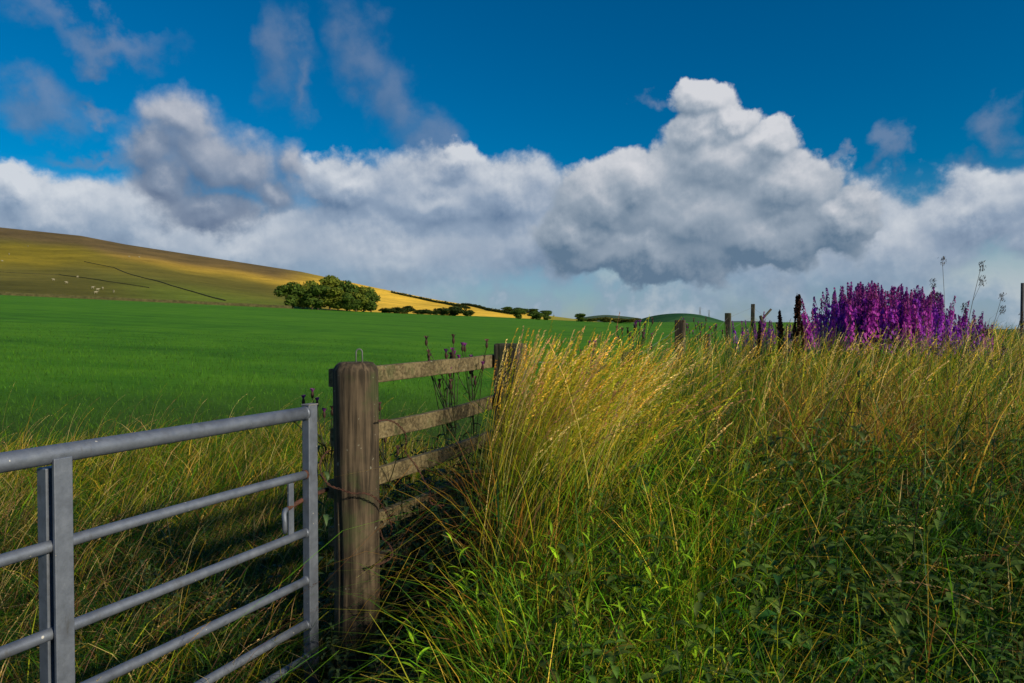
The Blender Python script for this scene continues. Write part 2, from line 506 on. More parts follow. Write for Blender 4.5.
ii, jj = np.meshgrid(np.arange(nv - 1), np.arange(npx - 1), indexing='ij')
qi = (ii * npx + jj).ravel()
hq = np.stack([qi, qi + 1, qi + npx + 1, qi + npx], 1)
# land cover by place: heather brow, bents, golden strip of painted sunlight, grazed pasture
def lerp3(a, b, f): return a[None] * (1 - f[:, None]) + b[None] * f[:, None] if a.ndim == 1 else a * (1 - f[:, None]) + b[None] * f[:, None]
pv = P2.ravel(); vv = np.clip(V2.ravel(), 0, 1.0)
xx = hx.ravel(); yy2 = hy.ravel()
pyv = HY - (hz.ravel() - EYE) / yy2 * F
wob = 3.0 * np.sin(pv * 0.031) + 2.0 * np.sin(pv * 0.083 + 1)
ridge_y = np.interp(pv, RPX, RPY)
below = pyv - ridge_y
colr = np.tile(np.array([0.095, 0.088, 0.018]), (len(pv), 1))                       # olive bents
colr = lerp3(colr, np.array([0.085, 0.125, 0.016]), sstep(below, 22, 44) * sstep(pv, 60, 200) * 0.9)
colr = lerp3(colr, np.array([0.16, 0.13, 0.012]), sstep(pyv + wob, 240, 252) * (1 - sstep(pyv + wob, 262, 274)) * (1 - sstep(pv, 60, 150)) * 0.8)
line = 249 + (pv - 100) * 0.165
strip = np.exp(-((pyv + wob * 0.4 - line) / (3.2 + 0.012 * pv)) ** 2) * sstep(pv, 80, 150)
colr = lerp3(colr, np.array([0.50, 0.33, 0.035]), strip * 0.95)  # sunlit stripe between cloud shadows, put into the hill colour
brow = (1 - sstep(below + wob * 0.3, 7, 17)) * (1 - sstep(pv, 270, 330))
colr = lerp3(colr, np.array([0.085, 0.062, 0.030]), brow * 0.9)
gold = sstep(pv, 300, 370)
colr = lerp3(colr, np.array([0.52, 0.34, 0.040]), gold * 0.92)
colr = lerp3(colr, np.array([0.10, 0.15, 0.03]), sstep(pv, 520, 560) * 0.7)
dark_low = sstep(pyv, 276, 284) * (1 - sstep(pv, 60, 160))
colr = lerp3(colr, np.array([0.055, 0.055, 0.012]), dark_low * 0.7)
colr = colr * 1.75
hm, T, out = new_mat('hill_grass')
at = T.new('ShaderNodeAttribute', attribute_name='tint'); o = T.new('ShaderNodeTexCoord').outputs['Object']
n = T.noise(T.v('MULTIPLY', o, (0.03, 0.03, 0.12)), 1.0, 7, 0.65); n2 = T.noise(o, 0.35, 5, 0.65)
ff = T.m('ADD', T.m('MULTIPLY', n, 0.6), T.m('MULTIPLY', n2, 0.4))
c = T.mix(1.0, at.outputs['Color'], T.ramp(ff, [(0.32, (0.52, 0.52, 0.5)), (0.5, (0.95, 0.95, 0.95)), (0.68, (1.45, 1.35, 1.2))]), 'MULTIPLY')
c = T.mix(T.m('MULTIPLY', T.step(n2, 0.58, 0.70), 0.4), c, (0.035, 0.045, 0.012))
principled(T, out, c, 0.95, n2, 0.5, 0.6, spec=0.05)
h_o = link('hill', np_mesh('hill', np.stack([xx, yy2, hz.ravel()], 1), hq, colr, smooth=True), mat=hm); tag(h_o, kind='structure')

def dome(name, px, depth, top_py, half_px, halfd, c0, c1, skew=0.0):
    n = 48; V = []; cx = (px - 512) / F * depth; H = (HY - top_py) / F * depth + 14
    hw = half_px / F * depth
    for j in range(n + 1):
        for i in range(n + 1):
            u = -1 + 2 * i / n; w = -1 + 2 * j / n
            r = math.hypot(u + skew * (1 - u * u), w)
            z = H * max(0, math.cos(min(r, 1) * math.pi / 2)) ** 1.25 + mnoise.noise(Vector((u * 2.5, w * 2.5, px))) * H * 0.09 * (1 - min(r, 1))
            V.append((cx + u * hw, depth + w * halfd, EYE - 14 + z))
    Q = [(j * (n + 1) + i, j * (n + 1) + i + 1, (j + 1) * (n + 1) + i + 1, (j + 1) * (n + 1) + i) for j in range(n) for i in range(n)]
    m, T, out = new_mat(name)
    o = T.new('ShaderNodeTexCoord').outputs['Object']
    vr = T.new('ShaderNodeTexVoronoi'); vr.inputs['Scale'].default_value = 0.0075; T.put(vr.inputs['Vector'], o)
    nn = T.noise(o, 0.02, 5, 0.6)
    k = T.m('ADD', T.m('MULTIPLY', vr.outputs['Color'], 0.5), T.m('MULTIPLY', nn, 0.5))
    principled(T, out, T.ramp(k, [(0.25, c0), (0.7, c1)]), 0.95, spec=0.05)
    ob = link(name, py_mesh(name, [(V, Q)], True), mat=m); tag(ob, kind='structure')
    return ob
dome('distant_hill', 676, 2200, 313.5, 74, 420, (0.016, 0.075, 0.030), (0.050, 0.135, 0.045))
dome('distant_hill', 606, 2900, 315.0, 78, 600, (0.050, 0.100, 0.065), (0.10, 0.15, 0.075))
dome('distant_hill', 735, 3600, 321.0, 120, 600, (0.060, 0.11, 0.10), (0.09, 0.14, 0.12))  # far haze put into the bluish green colour

def hill_depth(px, py):
    """depth on the hillside seen along a direction"""
    d = np.linspace(float(foot_depth(px)), RIDGE, 600); x = (px - 512) / F * d
    rows = HY - (hill_z(x, d) - EYE) / d * F
    k = int(np.argmin(np.abs(rows - py))); return float(d[k])
def on_hill(px, py):
    d = hill_depth(px, py); x = (px - 512) / F * d
    return x, d, float(hill_z(x, d))

# ================================================================== dry stone walls and hedges on the hill
def wall_run(name, pts, h, wd, mat, jag=0.12, step=2.0):
    P = []
    for (a, b) in zip(pts[:-1], pts[1:]):
        L = math.hypot(b[0] - a[0], b[1] - a[1]); n = max(1, int(L / step))
        for k in range(n): P.append((a[0] + (b[0] - a[0]) * k / n, a[1] + (b[1] - a[1]) * k / n))
    P.append(pts[-1][:2])
    V, Q = [], []
    for i, (x, y) in enumerate(P):
        x0, y0 = P[max(0, i - 1)]; x1, y1 = P[min(len(P) - 1, i + 1)]
        L = math.hypot(x1 - x0, y1 - y0); nx, ny = -(y1 - y0) / L, (x1 - x0) / L
        z = max(float(hill_z(x, y)), float(ground_z(x, y)) if y < foot_depth(512 + F * x / y) + 1 else -99)
        hh = h * (1 + random.uniform(-jag, jag))
        for s, t in ((-1, -0.5), (-.7, hh), (.7, hh), (1, -0.5)):
            V.append((x + nx * wd * s / 2, y + ny * wd * s / 2, z + t))
        if i:
            b = (i - 1) * 4; c = i * 4
            Q += [(b, b + 1, c + 1, c), (b + 1, b + 2, c + 2, c + 1), (b + 2, b + 3, c + 3, c + 2)]
    Q += [(0, 3, 2, 1), tuple(len(V) - 4 + k for k in range(4))]
    return link(name, py_mesh(name, [(V, Q)]), mat=mat)
foot_pts = []
for px in range(-260, 300, 12):
    d = float(foot_depth(px)) + 0.6; foot_pts.append(((px - 512) / F * d, d))
w = wall_run('dry_stone_wall', foot_pts, 0.85, 0.8, M_STONE)
tag(w, 'long dark dry stone wall where the green field meets the foot of the hill', 'wall')
dp = [on_hill(a, b)[:2] for a, b in ((85, 262), (115, 268), (140, 277), (172, 286), (200, 294), (226, 301))]
w = wall_run('dry_stone_wall', dp, 0.36, 0.5, M_STONE)
tag(w, 'dark stone wall running diagonally down the olive hillside at left', 'wall')
dp = [on_hill(a, b)[:2] for a, b in ((-60, 266), (0, 272), (60, 275), (110, 282), (150, 288))]
w = wall_run('dry_stone_wall', dp, 0.3, 0.5, M_STONE)
tag(w, 'low dark wall crossing the lower left slope above the sheep', 'wall')

# ================================================================== trees
def leaf_cloud(lobes, n, size, tones, rs, gap=0.0):
    """n small leaf-clump quads spread through lobes [(cx,cy,cz,rx,ry,rz)] with a ragged outline"""
    lob = np.array(lobes, float); vol = lob[:, 3] * lob[:, 4] * lob[:, 5]
    pick = rs.choice(len(lob), n, p=vol ** 0.75 / (vol ** 0.75).sum())
    d = rs.normal(size=(n, 3)); d /= np.linalg.norm(d, axis=1)[:, None]
    rad = 1 - np.abs(rs.normal(0, 0.22, n)); rad = np.clip(rad, 0.2, 1) * rs.uniform(0.88, 1.14, n)
    L = lob[pick]
    c = L[:, :3] + d * rad[:, None] * L[:, 3:6]
    ph = rs.uniform(0, 6.28, 6)
    clump = np.sin(c[:, 0] * 2.4 / L[:, 3].mean() * 2 + ph[0]) * np.sin(c[:, 1] * 4 / L[:, 3].mean() + ph[1]) * np.sin(c[:, 2] * 5 / L[:, 5].mean() + ph[2])
    keep = rs.uniform(size=n) > gap * (clump < -0.25)
    c = c[keep]; d = d[keep]; clump = clump[keep]; m = len(c)
    nrm = d + rs.normal(0, 0.55, (m, 3)); nrm /= np.linalg.norm(nrm, axis=1)[:, None]
    u = np.cross(nrm, rs.normal(size=(m, 3))); u /= np.linalg.norm(u, axis=1)[:, None]
    w = np.cross(nrm, u)
    s = size * rs.uniform(0.5, 1.25, m)[:, None]
    V = np.stack([c - u * s, c - w * s * 0.6, c + u * s, c + w * s * 0.6], 1).reshape(-1, 3)
    Q = np.arange(m * 4).reshape(-1, 4)
    t = np.clip(0.5 + 0.35 * clump + rs.normal(0, 0.22, m), 0, 1)[:, None]
    C = np.array(tones[0])[None] * (1 - t) + np.array(tones[1])[None] * t
    return V, Q, np.repeat(C, 4, 0)

def make_crown_variants(kind, tones, n=5, leaves=3600, size=0.045):
    out = []
    for k in range(n):
        rs = np.random.default_rng(100 + k + hash(kind) % 1 + len(kind) * 13)
        lobes = []
        if kind == 'round':
            for i in range(17):
                a = rs.uniform(0, 6.28); r = rs.uniform(0.0, 0.30); z = rs.uniform(0.14, 0.82)
                q = rs.uniform(0.13, 0.24) * (1.0 - abs(z - 0.55) * 0.6)
                lobes.append((math.cos(a) * r * (1.1 - abs(z - .5)), math.sin(a) * r, z, q, q, q * rs.uniform(.65, .95)))
        elif kind == 'bush':
            for i in range(9):
                a = rs.uniform(0, 6.28); r = rs.uniform(0.0, 0.38)
                q = rs.uniform(0.16, 0.3)
                lobes.append((math.cos(a) * r, math.sin(a) * r, rs.uniform(0.2, 0.72), q, q, q * .8))
        V, Q, C = leaf_cloud(lobes, leaves, size, tones, rs, 0.5)
        V[:, 2] = np.maximum(V[:, 2], 0.02)
        out.append(np_mesh(kind + '_crown', V, Q, C))
        out[-1].materials.append(M_TREE)
    return out

def trunk_mesh():
    parts = [tube([(0, 0, -0.05), (0.01, 0, 0.15), (-0.01, 0.01, 0.35), (0.02, 0, 0.6)], [0.032, 0.024, 0.018, 0.008], 8)]
    for a, z0 in ((0.4, .25), (2.4, .3), (4.3, .27), (5.4, .4), (1.4, .42)):
        parts.append(tube([(0, 0, z0), (math.cos(a) * .12, math.sin(a) * .12, z0 + .14), (math.cos(a) * .24, math.sin(a) * .24, z0 + .24)], [0.013, 0.009, 0.004], 6))
    return py_mesh('trunk', parts, True)
TRUNK = trunk_mesh(); TRUNK.materials.append(M_BARK)
CR_DARK = make_crown_variants('round', ((0.030, 0.070, 0.012), (0.100, 0.165, 0.022)))
CR_OLIVE = make_crown_variants('round', ((0.075, 0.120, 0.014), (0.210, 0.250, 0.030)))
BU_DARK = make_crown_variants('bush', ((0.014, 0.032, 0.008), (0.050, 0.085, 0.016)), 4, 1500, 0.06)
BU_YEL = make_crown_variants('bush', ((0.06, 0.085, 0.012), (0.18, 0.17, 0.03)), 3, 1500, 0.06)

def plant_tree(name, label, px, base_py, w_px, h_px, depth, crowns, k, group=None, cat='tree', on='auto', trunk=True):
    x = (px - 512) / F * depth
    z = float(hill_z(x, depth)) if depth > float(foot_depth(px)) else float(ground_z(x, depth))
    t = empty(name, (x, depth, z), random.uniform(0, 6.28))
    tag(t, label, cat, group)
    H = h_px / F * depth; Wd = w_px / F * depth
    cr = link('crown', crowns[k % len(crowns)], t); cr.scale = (Wd / 0.70, Wd / 0.70, H / 0.98)
    if trunk:
        tr = link('trunk', TRUNK, t); tr.scale = (H, H, H)
    return t

copse = [  # px, width, height, depth, kind, label
    (293, 27, 27, 206, CR_DARK, 'broad dark rounded tree at the left end of the copse'),
    (312, 24, 35, 214, CR_OLIVE, 'tall olive tree near the left of the copse, highest at that end'),
    (318, 24, 27, 204, CR_DARK, 'dark front tree of the copse, second from its left end'),
    (330, 24, 35, 216, CR_OLIVE, 'tall light green tree at the middle back of the copse'),
    (338, 26, 24, 205, CR_OLIVE, 'low olive tree at the middle front of the copse'),
    (347, 22, 31, 216, CR_DARK, 'dark green tree behind, right of the middle of the copse'),
    (356, 24, 22, 207, CR_OLIVE, 'low brownish olive tree at the right front of the copse'),
    (364, 20, 28, 217, CR_OLIVE, 'light olive tree at the back right of the copse'),
    (303, 20, 24, 207, CR_OLIVE, 'round olive tree in the front left of the copse'),
    (350, 20, 20, 203, CR_DARK, 'small dark tree at the very front of the copse, right of its middle'),
    (371, 18, 22, 211, CR_DARK, 'small dark tree closing the right end of the copse')]
for k, (px, w, h, d, cr, lab) in enumerate(copse):
    plant_tree('broadleaf_tree', lab, px, 0, w, h, d, cr, k, 'trees of the copse below the hill')
hedge = [(386, 14, 7, 'low bush directly right of the copse at the field edge'), (397, 13, 8, 'second low bush right of the copse'),
    (408, 13, 10, 'rounded dark bush standing out in the hedge right of the copse'), (419, 14, 7, 'low dark bush in the middle of the field edge hedge'),
    (431, 14, 8, 'wide low bush left of the larger hedge tree'), (443, 13, 10, 'dark bush touching the larger hedge tree'),
    (456, 18, 12, 'largest bushy dark tree in the hedge right of the copse'), (468, 12, 9, 'last dark bush at the right end of the hedge')]
for k, (px, w, h, lab) in enumerate(hedge):
    plant_tree('hedge_bush', lab, px, 0, w, h, float(foot_depth(px)) + 1.5, BU_DARK, k, 'bushes along the hedge right of the copse', 'bush', trunk=False)
for k, (px, w, h, d, lab) in enumerate([(518, 13, 11, 250, 'round dark tree on the golden field edge, leftmost of three'), (536, 14, 11, 254, 'round dark tree on the golden field edge, middle of three'),
        (547, 10, 10, 258, 'smaller dark tree on the golden field edge, rightmost of three'), (581, 14, 9, 262, 'dark tree at the far field edge behind the tall grass heads')]):
    plant_tree('field_tree', lab, px, 0, w, h, d, CR_DARK, k, 'trees along the golden field edge')
for k, (px, w, h, lab) in enumerate([(508, 14, 6, 'left end of the far wood on the skyline above the three trees'), (520, 16, 7, 'middle clump of the far wood on the skyline'),
        (532, 15, 6, 'clump of the far wood on the skyline right of its middle'), (545, 16, 5, 'right end of the far wood on the skyline')]):
    plant_tree('skyline_tree', lab, px, 0, w, h, 420, CR_DARK, k, 'far wood on the golden skyline')
for k, (px, w, h, lab) in enumerate([(594, 13, 6, 'yellowish bush at the far right field edge, first of four'), (606, 14, 7, 'yellow green bush at the far right field edge, second of four'),
        (618, 13, 6, 'yellow green bush at the far right field edge, third of four'), (632, 14, 7, 'last yellowish bush beside the foot of the far green hill')]):
    plant_tree('hedge_bush', lab, px, 0, w, h, 262, BU_YEL, k, 'yellowish bushes at the far field edge', 'bush', trunk=False)
# two thin hedgerows across the golden slope
def hedgerow(label, pts, h, wd):
    P = []
    for a, b in zip(pts[:-1], pts[1:]):
        n = max(2, int(math.hypot(b[0] - a[0], b[1] - a[1]) / 1.6))
        P += [(a[0] + (b[0] - a[0]) * k / n, a[1] + (b[1] - a[1]) * k / n) for k in range(n)]
    B = Batch()
    for i, (x, y) in enumerate(P):
        z = float(hill_z(x, y)); q = h * random.uniform(.7, 1.25)
        B.add(*leaf_cloud([(x, y, z + q * .5, wd, wd, q * .6)], 60, 0.45, ((0.014, 0.03, 0.008), (0.05, 0.08, 0.016)), rng, 0.2))
    o = link('hedgerow', B.mesh('hedgerow'), mat=M_TREE); tag(o, label, 'hedge')
hedgerow('thin dark hedge line running down the skyline of the golden field', [on_hill(a, b)[:2] for a, b in ((392, 293), (420, 299), (445, 304), (470, 309))], 1.6, 1.0)
hedgerow('thin dark hedge crossing the golden field towards the three round trees', [on_hill(a, b)[:2] for a, b in ((462, 305), (490, 311), (515, 315))], 1.6, 1.0)

# ================================================================== sheep on the hill
def sheep_mesh():
    prof = [(-0.52, .02), (-0.48, .16), (-0.34, .26), (-0.1, .30), (0.15, .29), (0.36, .24), (0.46, .13), (0.50, .02)]
    parts = [tube([(x, 0, 0.62 + 0.04 * math.sin(x * 4)) for x, r in prof], [r for x, r in prof], 10)]
    parts.append(tube([(0.38, 0, .70), (0.54, 0, .86), (0.66, 0, .84), (0.78, 0, .74)], [.13, .11, .085, .045], 8))
    for s in (-1, 1):
        parts.append(tube([(0.58, s * .06, .92), (0.55, s * .17, .90)], [.03, .012], 5))
        for x in (-.33, .30):
            parts.append(tube([(x, s * .13, .50), (x + .02, s * .13, .25), (x, s * .13, 0)], [.07, .04, .035], 6))
    return py_mesh('sheep', parts, True)
SHEEP = sheep_mesh(); SHEEP.materials.append(M_WOOL)
sheep = [(10, 255, 'sheep high on the slope by the left edge of the photo'), (3, 262, 'sheep at the left edge, lower on the slope'), (29, 247, 'highest sheep at far left below the brow'),
    (54, 281, 'sheep left of the pair above the field wall'), (67, 284, 'sheep just right of and below its neighbour above the field wall'), (78, 278, 'sheep grazing above and left of the cluster'),
    (93, 289, 'upper left sheep of the cluster above the wall'), (98, 291, 'sheep in the middle of the cluster above the wall'), (103, 289.5, 'upper right sheep of the cluster above the wall'),
    (96, 294, 'lowest sheep of the cluster close to the wall'), (114, 293, 'lone sheep right of the cluster by the wall'), (130, 257.5, 'left sheep of the pair on the golden strip'), (140, 258, 'right sheep of the pair on the golden strip')]
for i, (px, py, lab) in enumerate(sheep):
    o = link('sheep', SHEEP); x, y, z = on_hill(px, py)
    o.location = (x, y, z); o.rotation_euler = (0, 0, random.uniform(0, 6.28)); sc = 1.05; o.scale = (sc, sc, sc)
    tag(o, 'pale ' + lab, 'sheep', 'sheep scattered on the hillside')

# ================================================================== pylons on the far hill
def pylon_mesh(H):
    parts = []
    w = H * 0.10
    for sx, sy in ((-1, -1), (1, -1), (1, 1), (-1, 1)):
        parts.append(tube([(sx * w, sy * w, 0), (sx * w * .3, sy * w * .3, H * .6), (0, 0, H)], [0.45, 0.4, 0.3], 4))
    for k in range(6):
        z0, z1 = H * k * .1, H * (k + 1) * .1; a = w * (1 - .117 * k); b = w * (1 - .117 * (k + 1))
        parts += [tube([(-a, -a, z0), (b, -b, z1)], 0.2, 4), tube([(a, -a, z0), (-b, -b, z1)], 0.2, 4)]
    for z, l in ((.66, .2), (.78, .24), (.9, .17)):
        parts.append(tube([(-H * l, 0, H * z), (0, 0, H * (z + .02)), (H * l, 0, H * z)], [.15, .4, .15], 4))
    return py_mesh('pylon', parts)
PM = pylon_mesh(34.0); PM.materials.append(M_STEEL)
for px, top, lab in ((700, 306.5, 'thin distant pylon behind the green hill, left of the two'), (709, 309.5, 'thin distant pylon behind the green hill, right and lower of the two')):
    d = 2250.0; o = link('pylon', PM); o.location = ((px - 512) / F * d, d, EYE + (HY - top) / F * d - 34)
    tag(o, lab, 'pylon', 'pylons by the far hill')

# ================================================================== gate
EX, EY, EZ = Vector((1, 0, 0)), Vector((0, 1, 0)), Vector((0, 0, 1))
G0 = Vector((-0.772, 2.60, 0)); GD = Vector((-0.418, -0.908, 0)).normalized(); GN = Vector((0.908, -0.418, 0)).normalized()
GL = 3.05
gate = empty('field_gate', G0)
tag(gate, 'grey galvanised steel field gate with seven tubular bars in front of the long grass', 'gate')
def gp(k, z, off=0.0): return GD * k + GN * off + EZ * z
link('top_rail', py_mesh('top_rail', [tube([gp(k, 1.178) for k in np.linspace(0.02, GL, 12)], 0.0245, 20)], True), gate, M_GALV)
def rail_dents(z, r):
    pts = [gp(k, z + 0.0025 * math.sin(k * 3.1 + z * 20), 0.002 * math.sin(k * 5 + z * 9)) for k in np.linspace(0.02, GL, 24)]
    return tube(pts, r, 16)
for z in (0.945, 0.723, 0.541, 0.371, 0.246, 0.130):
    link('rail', py_mesh('rail', [rail_dents(z, 0.0155)], True), gate, M_GALV)
for k in (0.0, GL):
    st = link('end_stile', py_mesh('end_stile', [box(gp(k, 0.653), GD, GN, EZ, 0.0245, 0.017, 0.553, 0.003)]), gate, M_GALV)
    cp = link('cap', py_mesh('cap', [box(gp(k, 1.2085), GD, GN, EZ, 0.0265, 0.019, 0.0025, 0.001)]), st, M_STEEL)
# paired flat uprights sandwiching the rails
for kk, top in ((0.944, 1.168), (1.98, 1.168)):
    link('upright', py_mesh('upright', [box(gp(kk, 0.62, 0.0230), GD, GN, EZ, 0.0235, 0.0050, 0.550, 0.002)]), gate, M_GALV)
    link('upright', py_mesh('upright', [box(gp(kk + .001, 0.597, -0.0250), GD, GN, EZ, 0.0225, 0.0185, 0.545, 0.002)]), gate, M_GALV)
for z, r in ((1.178, .0245), (0.945, .0165), (0.723, .0165), (0.541, .0165), (0.371, .0165), (0.246, .0165)):
    c = gp(0.026, z)
    link('weld', py_mesh('weld', [tube([c - GD * 0.001, c + GD * 0.004, c + GD * 0.009], [r * 1.06, r * 1.09, r * 1.01], 18)], True), gate, M_RUST if z == 0.945 else M_GALV)
link('latch_bar', py_mesh('latch_bar', [box(gp(0.105, 0.834), GD, GN, EZ, 0.013, 0.004, 0.094, 0.001)]), gate, M_GALV)
bolt = link('bolt', py_mesh('bolt', [tube([gp(0.13, 0.838, 0.004), gp(0.0, 0.846, -0.026), gp(-0.13, 0.853, -0.026)], 0.0085, 12)], True), gate, M_RUST)
link('handle', py_mesh('handle', [tube([gp(0.13, 0.838, 0.004), gp(0.145, 0.838, 0.010), gp(0.158, 0.828, 0.018), gp(0.162, 0.805, 0.024), gp(0.160, 0.778, 0.022), gp(0.155, 0.760, 0.018)], [.0085, .009, .009, .009, .009, .007], 12)], True), bolt, M_GALV)

hp = empty('gate_post', G0 + GD * (GL + 0.17))
tag(hp, 'round wooden post beyond the frame that the steel gate hangs from', 'post')
link('shaft', py_mesh('shaft', [tube([(0, 0, -.1), (0, 0, .7), (0, 0, 1.42), (0, 0, 1.45)], [.095, .092, .09, .07], 24)], True), hp, M_POST)
for z in (0.25, 1.05):
    link('hinge', py_mesh('hinge', [tube([-GD * 0.14 + EZ * z, -GD * 0.05 + EZ * z], .012, 10)], True), hp, M_RUST)

# ================================================================== timber rail fence
def round_post(R0, H, seed, crack_az=None):
    """weathered round post: fluted, slightly bent, a deep drying crack, chamfered crown"""
    n = 96; zs = list(np.linspace(-0.15, H - 0.035, 60)) + [H - 0.025, H - 0.012, H - 0.003, H]
    V, Q = [], []
    for z in zs:
        ch = 0.0
        if z > H - 0.036: ch = {0: 0.004, 1: 0.012, 2: 0.022, 3: 0.038}[min(3, zs.index(z) - 60)] if zs.index(z) >= 60 else 0.0
        for k in range(n):
            th = 2 * math.pi * k / n
            r = R0 * (1 + 0.012 * mnoise.noise(Vector((math.cos(th) * 2.2, math.sin(th) * 2.2, z * 0.8 + seed))))
            r += 0.0012 * mnoise.noise(Vector((math.cos(th) * 14, math.sin(th) * 14, z * 1.5 + seed)))
            r += 0.0012 * mnoise.noise(Vector((math.cos(th) * 34, math.sin(th) * 34, z * 2.5 + seed)))
            for ca, dep, wd, z0, z1 in crack_az or ():
                a = (th - ca - 0.05 * math.sin(z * 7 + ca) + math.pi) % (2 * math.pi) - math.pi
                on = max(0, min(1, (z - z0) / .12)) * max(0, min(1, (z1 - z) / .2))
                r -= dep * on * math.exp(-(a / wd) ** 2)
            r -= ch
            V.append((math.cos(th) * r + 0.004 * math.sin(z * 2.2), math.sin(th) * r, z + (0.006 * mnoise.noise(Vector((math.cos(th) * 2, math.sin(th) * 2, 4))) if z > H - .02 else 0)))
    for i in range(len(zs) - 1):
        for k in range(n):
            k2 = (k + 1) % n
            Q.append((i * n + k, i * n + k2, (i + 1) * n + k2, (i + 1) * n + k))
    V.append((0, 0, H + 0.002)); c = len(V) - 1; b = (len(zs) - 1) * n
    for k in range(n): Q.append((b + k, b + (k + 1) % n, c))
    return V, Q
P1 = Vector((FP[0], FP[1], 0)); U3 = Vector((FU[0], FU[1], 0)); FN = Vector((-FU[1], FU[0], 0))   # FN: towards the field
fence = empty('rail_fence', P1)
tag(fence, 'weathered timber fence of stout posts and five rails beside the end of the gate', 'fence')
post = link('gate_post', py_mesh('gate_post', [round_post(0.0885, 1.365, 3, [(R(236), 0.022, 0.05, -1, 0.95), (R(285), 0.006, 0.03, .5, 1.5), (R(262), 0.005, 0.025, .7, 1.6), (R(310), 0.006, 0.03, -1, .7)])], True), fence, M_POST)
post['label'] = 'thick round post with a flat crown and a wire loop on top'
loop = [(-.012, 0, 1.36)] + [(-.012 * math.cos(a), 0.002, 1.405 + .012 * math.sin(a)) for a in np.linspace(0, math.pi, 8)] + [(.013, 0, 1.36)]
link('staple', py_mesh('staple', [tube([(x + .022, y - .03, z) for x, y, z in loop], 0.0026, 8)], True), post, M_STEEL)
L12 = 1.425
p2 = U3 * L12
def sq_post(H, hw, hd, bev=.012, seed=0):
    V, Fc = box((0, 0, H / 2 - .1), U3, FN, EZ, hw, hd, H / 2 + .1, bev)
    return V, Fc
mp = link('post', py_mesh('post', [box(p2 + EZ * 0.62, U3, FN, EZ, 0.066, 0.082, 0.79, .012)]), fence, M_OLDPOST)
off = FN * (0.0885 + 0.020)
for z, k0, k1, sag in ((1.297, -.012, 1.56, .004), (1.055, -.004, 1.50, .02), (0.848, -.02, 1.52, .012), (0.655, -.02, 1.52, .02), (0.465, -.02, 1.52, .02)):
    n = 14; V = []; Q = []
    hw = 0.037; th = 0.0175
    for i in range(n + 1):
        k = k0 + (k1 - k0) * i / n
        c = U3 * k + off * 1.0 + EZ * (z + .012 * i / n - sag * math.sin(math.pi * i / n) + .0025 * mnoise.noise(Vector((k * 5, z, 0))))
        wv = 1 + .04 * mnoise.noise(Vector((k * 4, z * 7, 1)))
        for a, b in ((-th, -hw + .003), (-th + .003, -hw), (th - .003, -hw), (th, -hw + .003), (th, hw - .003), (th - .003, hw), (-th + .003, hw), (-th, hw - .003)):
            V.append(c + FN * a + EZ * b * wv)
    for i in range(n):
        for j in range(8):
            j2 = (j + 1) % 8; Q.append((i * 8 + j, (i + 1) * 8 + j, (i + 1) * 8 + j2, i * 8 + j2))
    Q.append(tuple(range(8))); Q.append(tuple(n * 8 + j for j in range(7, -1, -1)))
    o = link('rail', None or py_mesh('rail', [(V, Q)]), fence)
    # wood grain runs along the rail: material space follows the fence direction
    o.data.materials.append(M_RAIL)

def rusty(label, pts, r=0.0024):
    P = [Vector(p) for p in pts]
    # smooth the path and twist two strands round it
    out = []
    for i in range(len(P) - 1):
        a = P[max(0, i - 1)]; b = P[i]; c = P[i + 1]; d = P[min(len(P) - 1, i + 2)]
        for k in range(10):
            t = k / 10
            out.append(0.5 * ((2 * b) + (c - a) * t + (2 * a - 5 * b + 4 * c - d) * t * t + (3 * b - a - 3 * c + d) * t ** 3))
    out.append(P[-1])
    strands = []
    for ph in (0, math.pi):
        q = []
        for i, p in enumerate(out):
            a = i * 0.75 + ph; q.append(p + Vector((math.cos(a), 0.4 * math.sin(a), math.sin(a))) * r * 1.1)
        strands.append(tube(q, r * 0.75, 6))
    o = link('rusty_wire', py_mesh('rusty_wire', strands, True), mat=M_RUST); tag(o, label, 'wire', 'rusty fencing wires'); return o
def W3(px, py, d): return ((px - 512) / F * d, d, EYE + (HY - py) / F * d)
rusty('twisted rusty wire looped from the gate latch across the face of the thick post', [W3(336, 452, 2.74), W3(327, 452, 2.66), W3(320, 462, 2.61), W3(321, 475, 2.6), W3(329, 486, 2.60), W3(340, 490, 2.60), W3(352, 494, 2.59), W3(364, 494, 2.6), W3(374, 498, 2.62), W3(382, 507, 2.68), W3(388, 518, 2.72), W3(391, 530, 2.75), W3(388, 538, 2.8)])
rusty('rusty wire hanging wavy down over the second and third fence rails', [W3(378, 421, 2.66), W3(386, 420, 2.72), W3(395, 423, 2.8), W3(404, 432, 2.86), W3(406, 443, 2.88), W3(405, 452, 2.9), W3(411, 460, 2.93), W3(418, 470, 2.95), W3(424, 482, 2.95), W3(430, 492, 2.95), W3(429, 500, 2.95), W3(434, 506, 2.95), W3(444, 506, 3.0)])
rusty('short bent rusty wire low on the right side of the thick post', [W3(370, 570, 2.62), W3(374, 566, 2.6), W3(380, 565, 2.62), W3(389, 560, 2.66), W3(391, 553, 2.7), W3(388, 546, 2.72), W3(382, 540, 2.74), W3(379, 531, 2.74)])

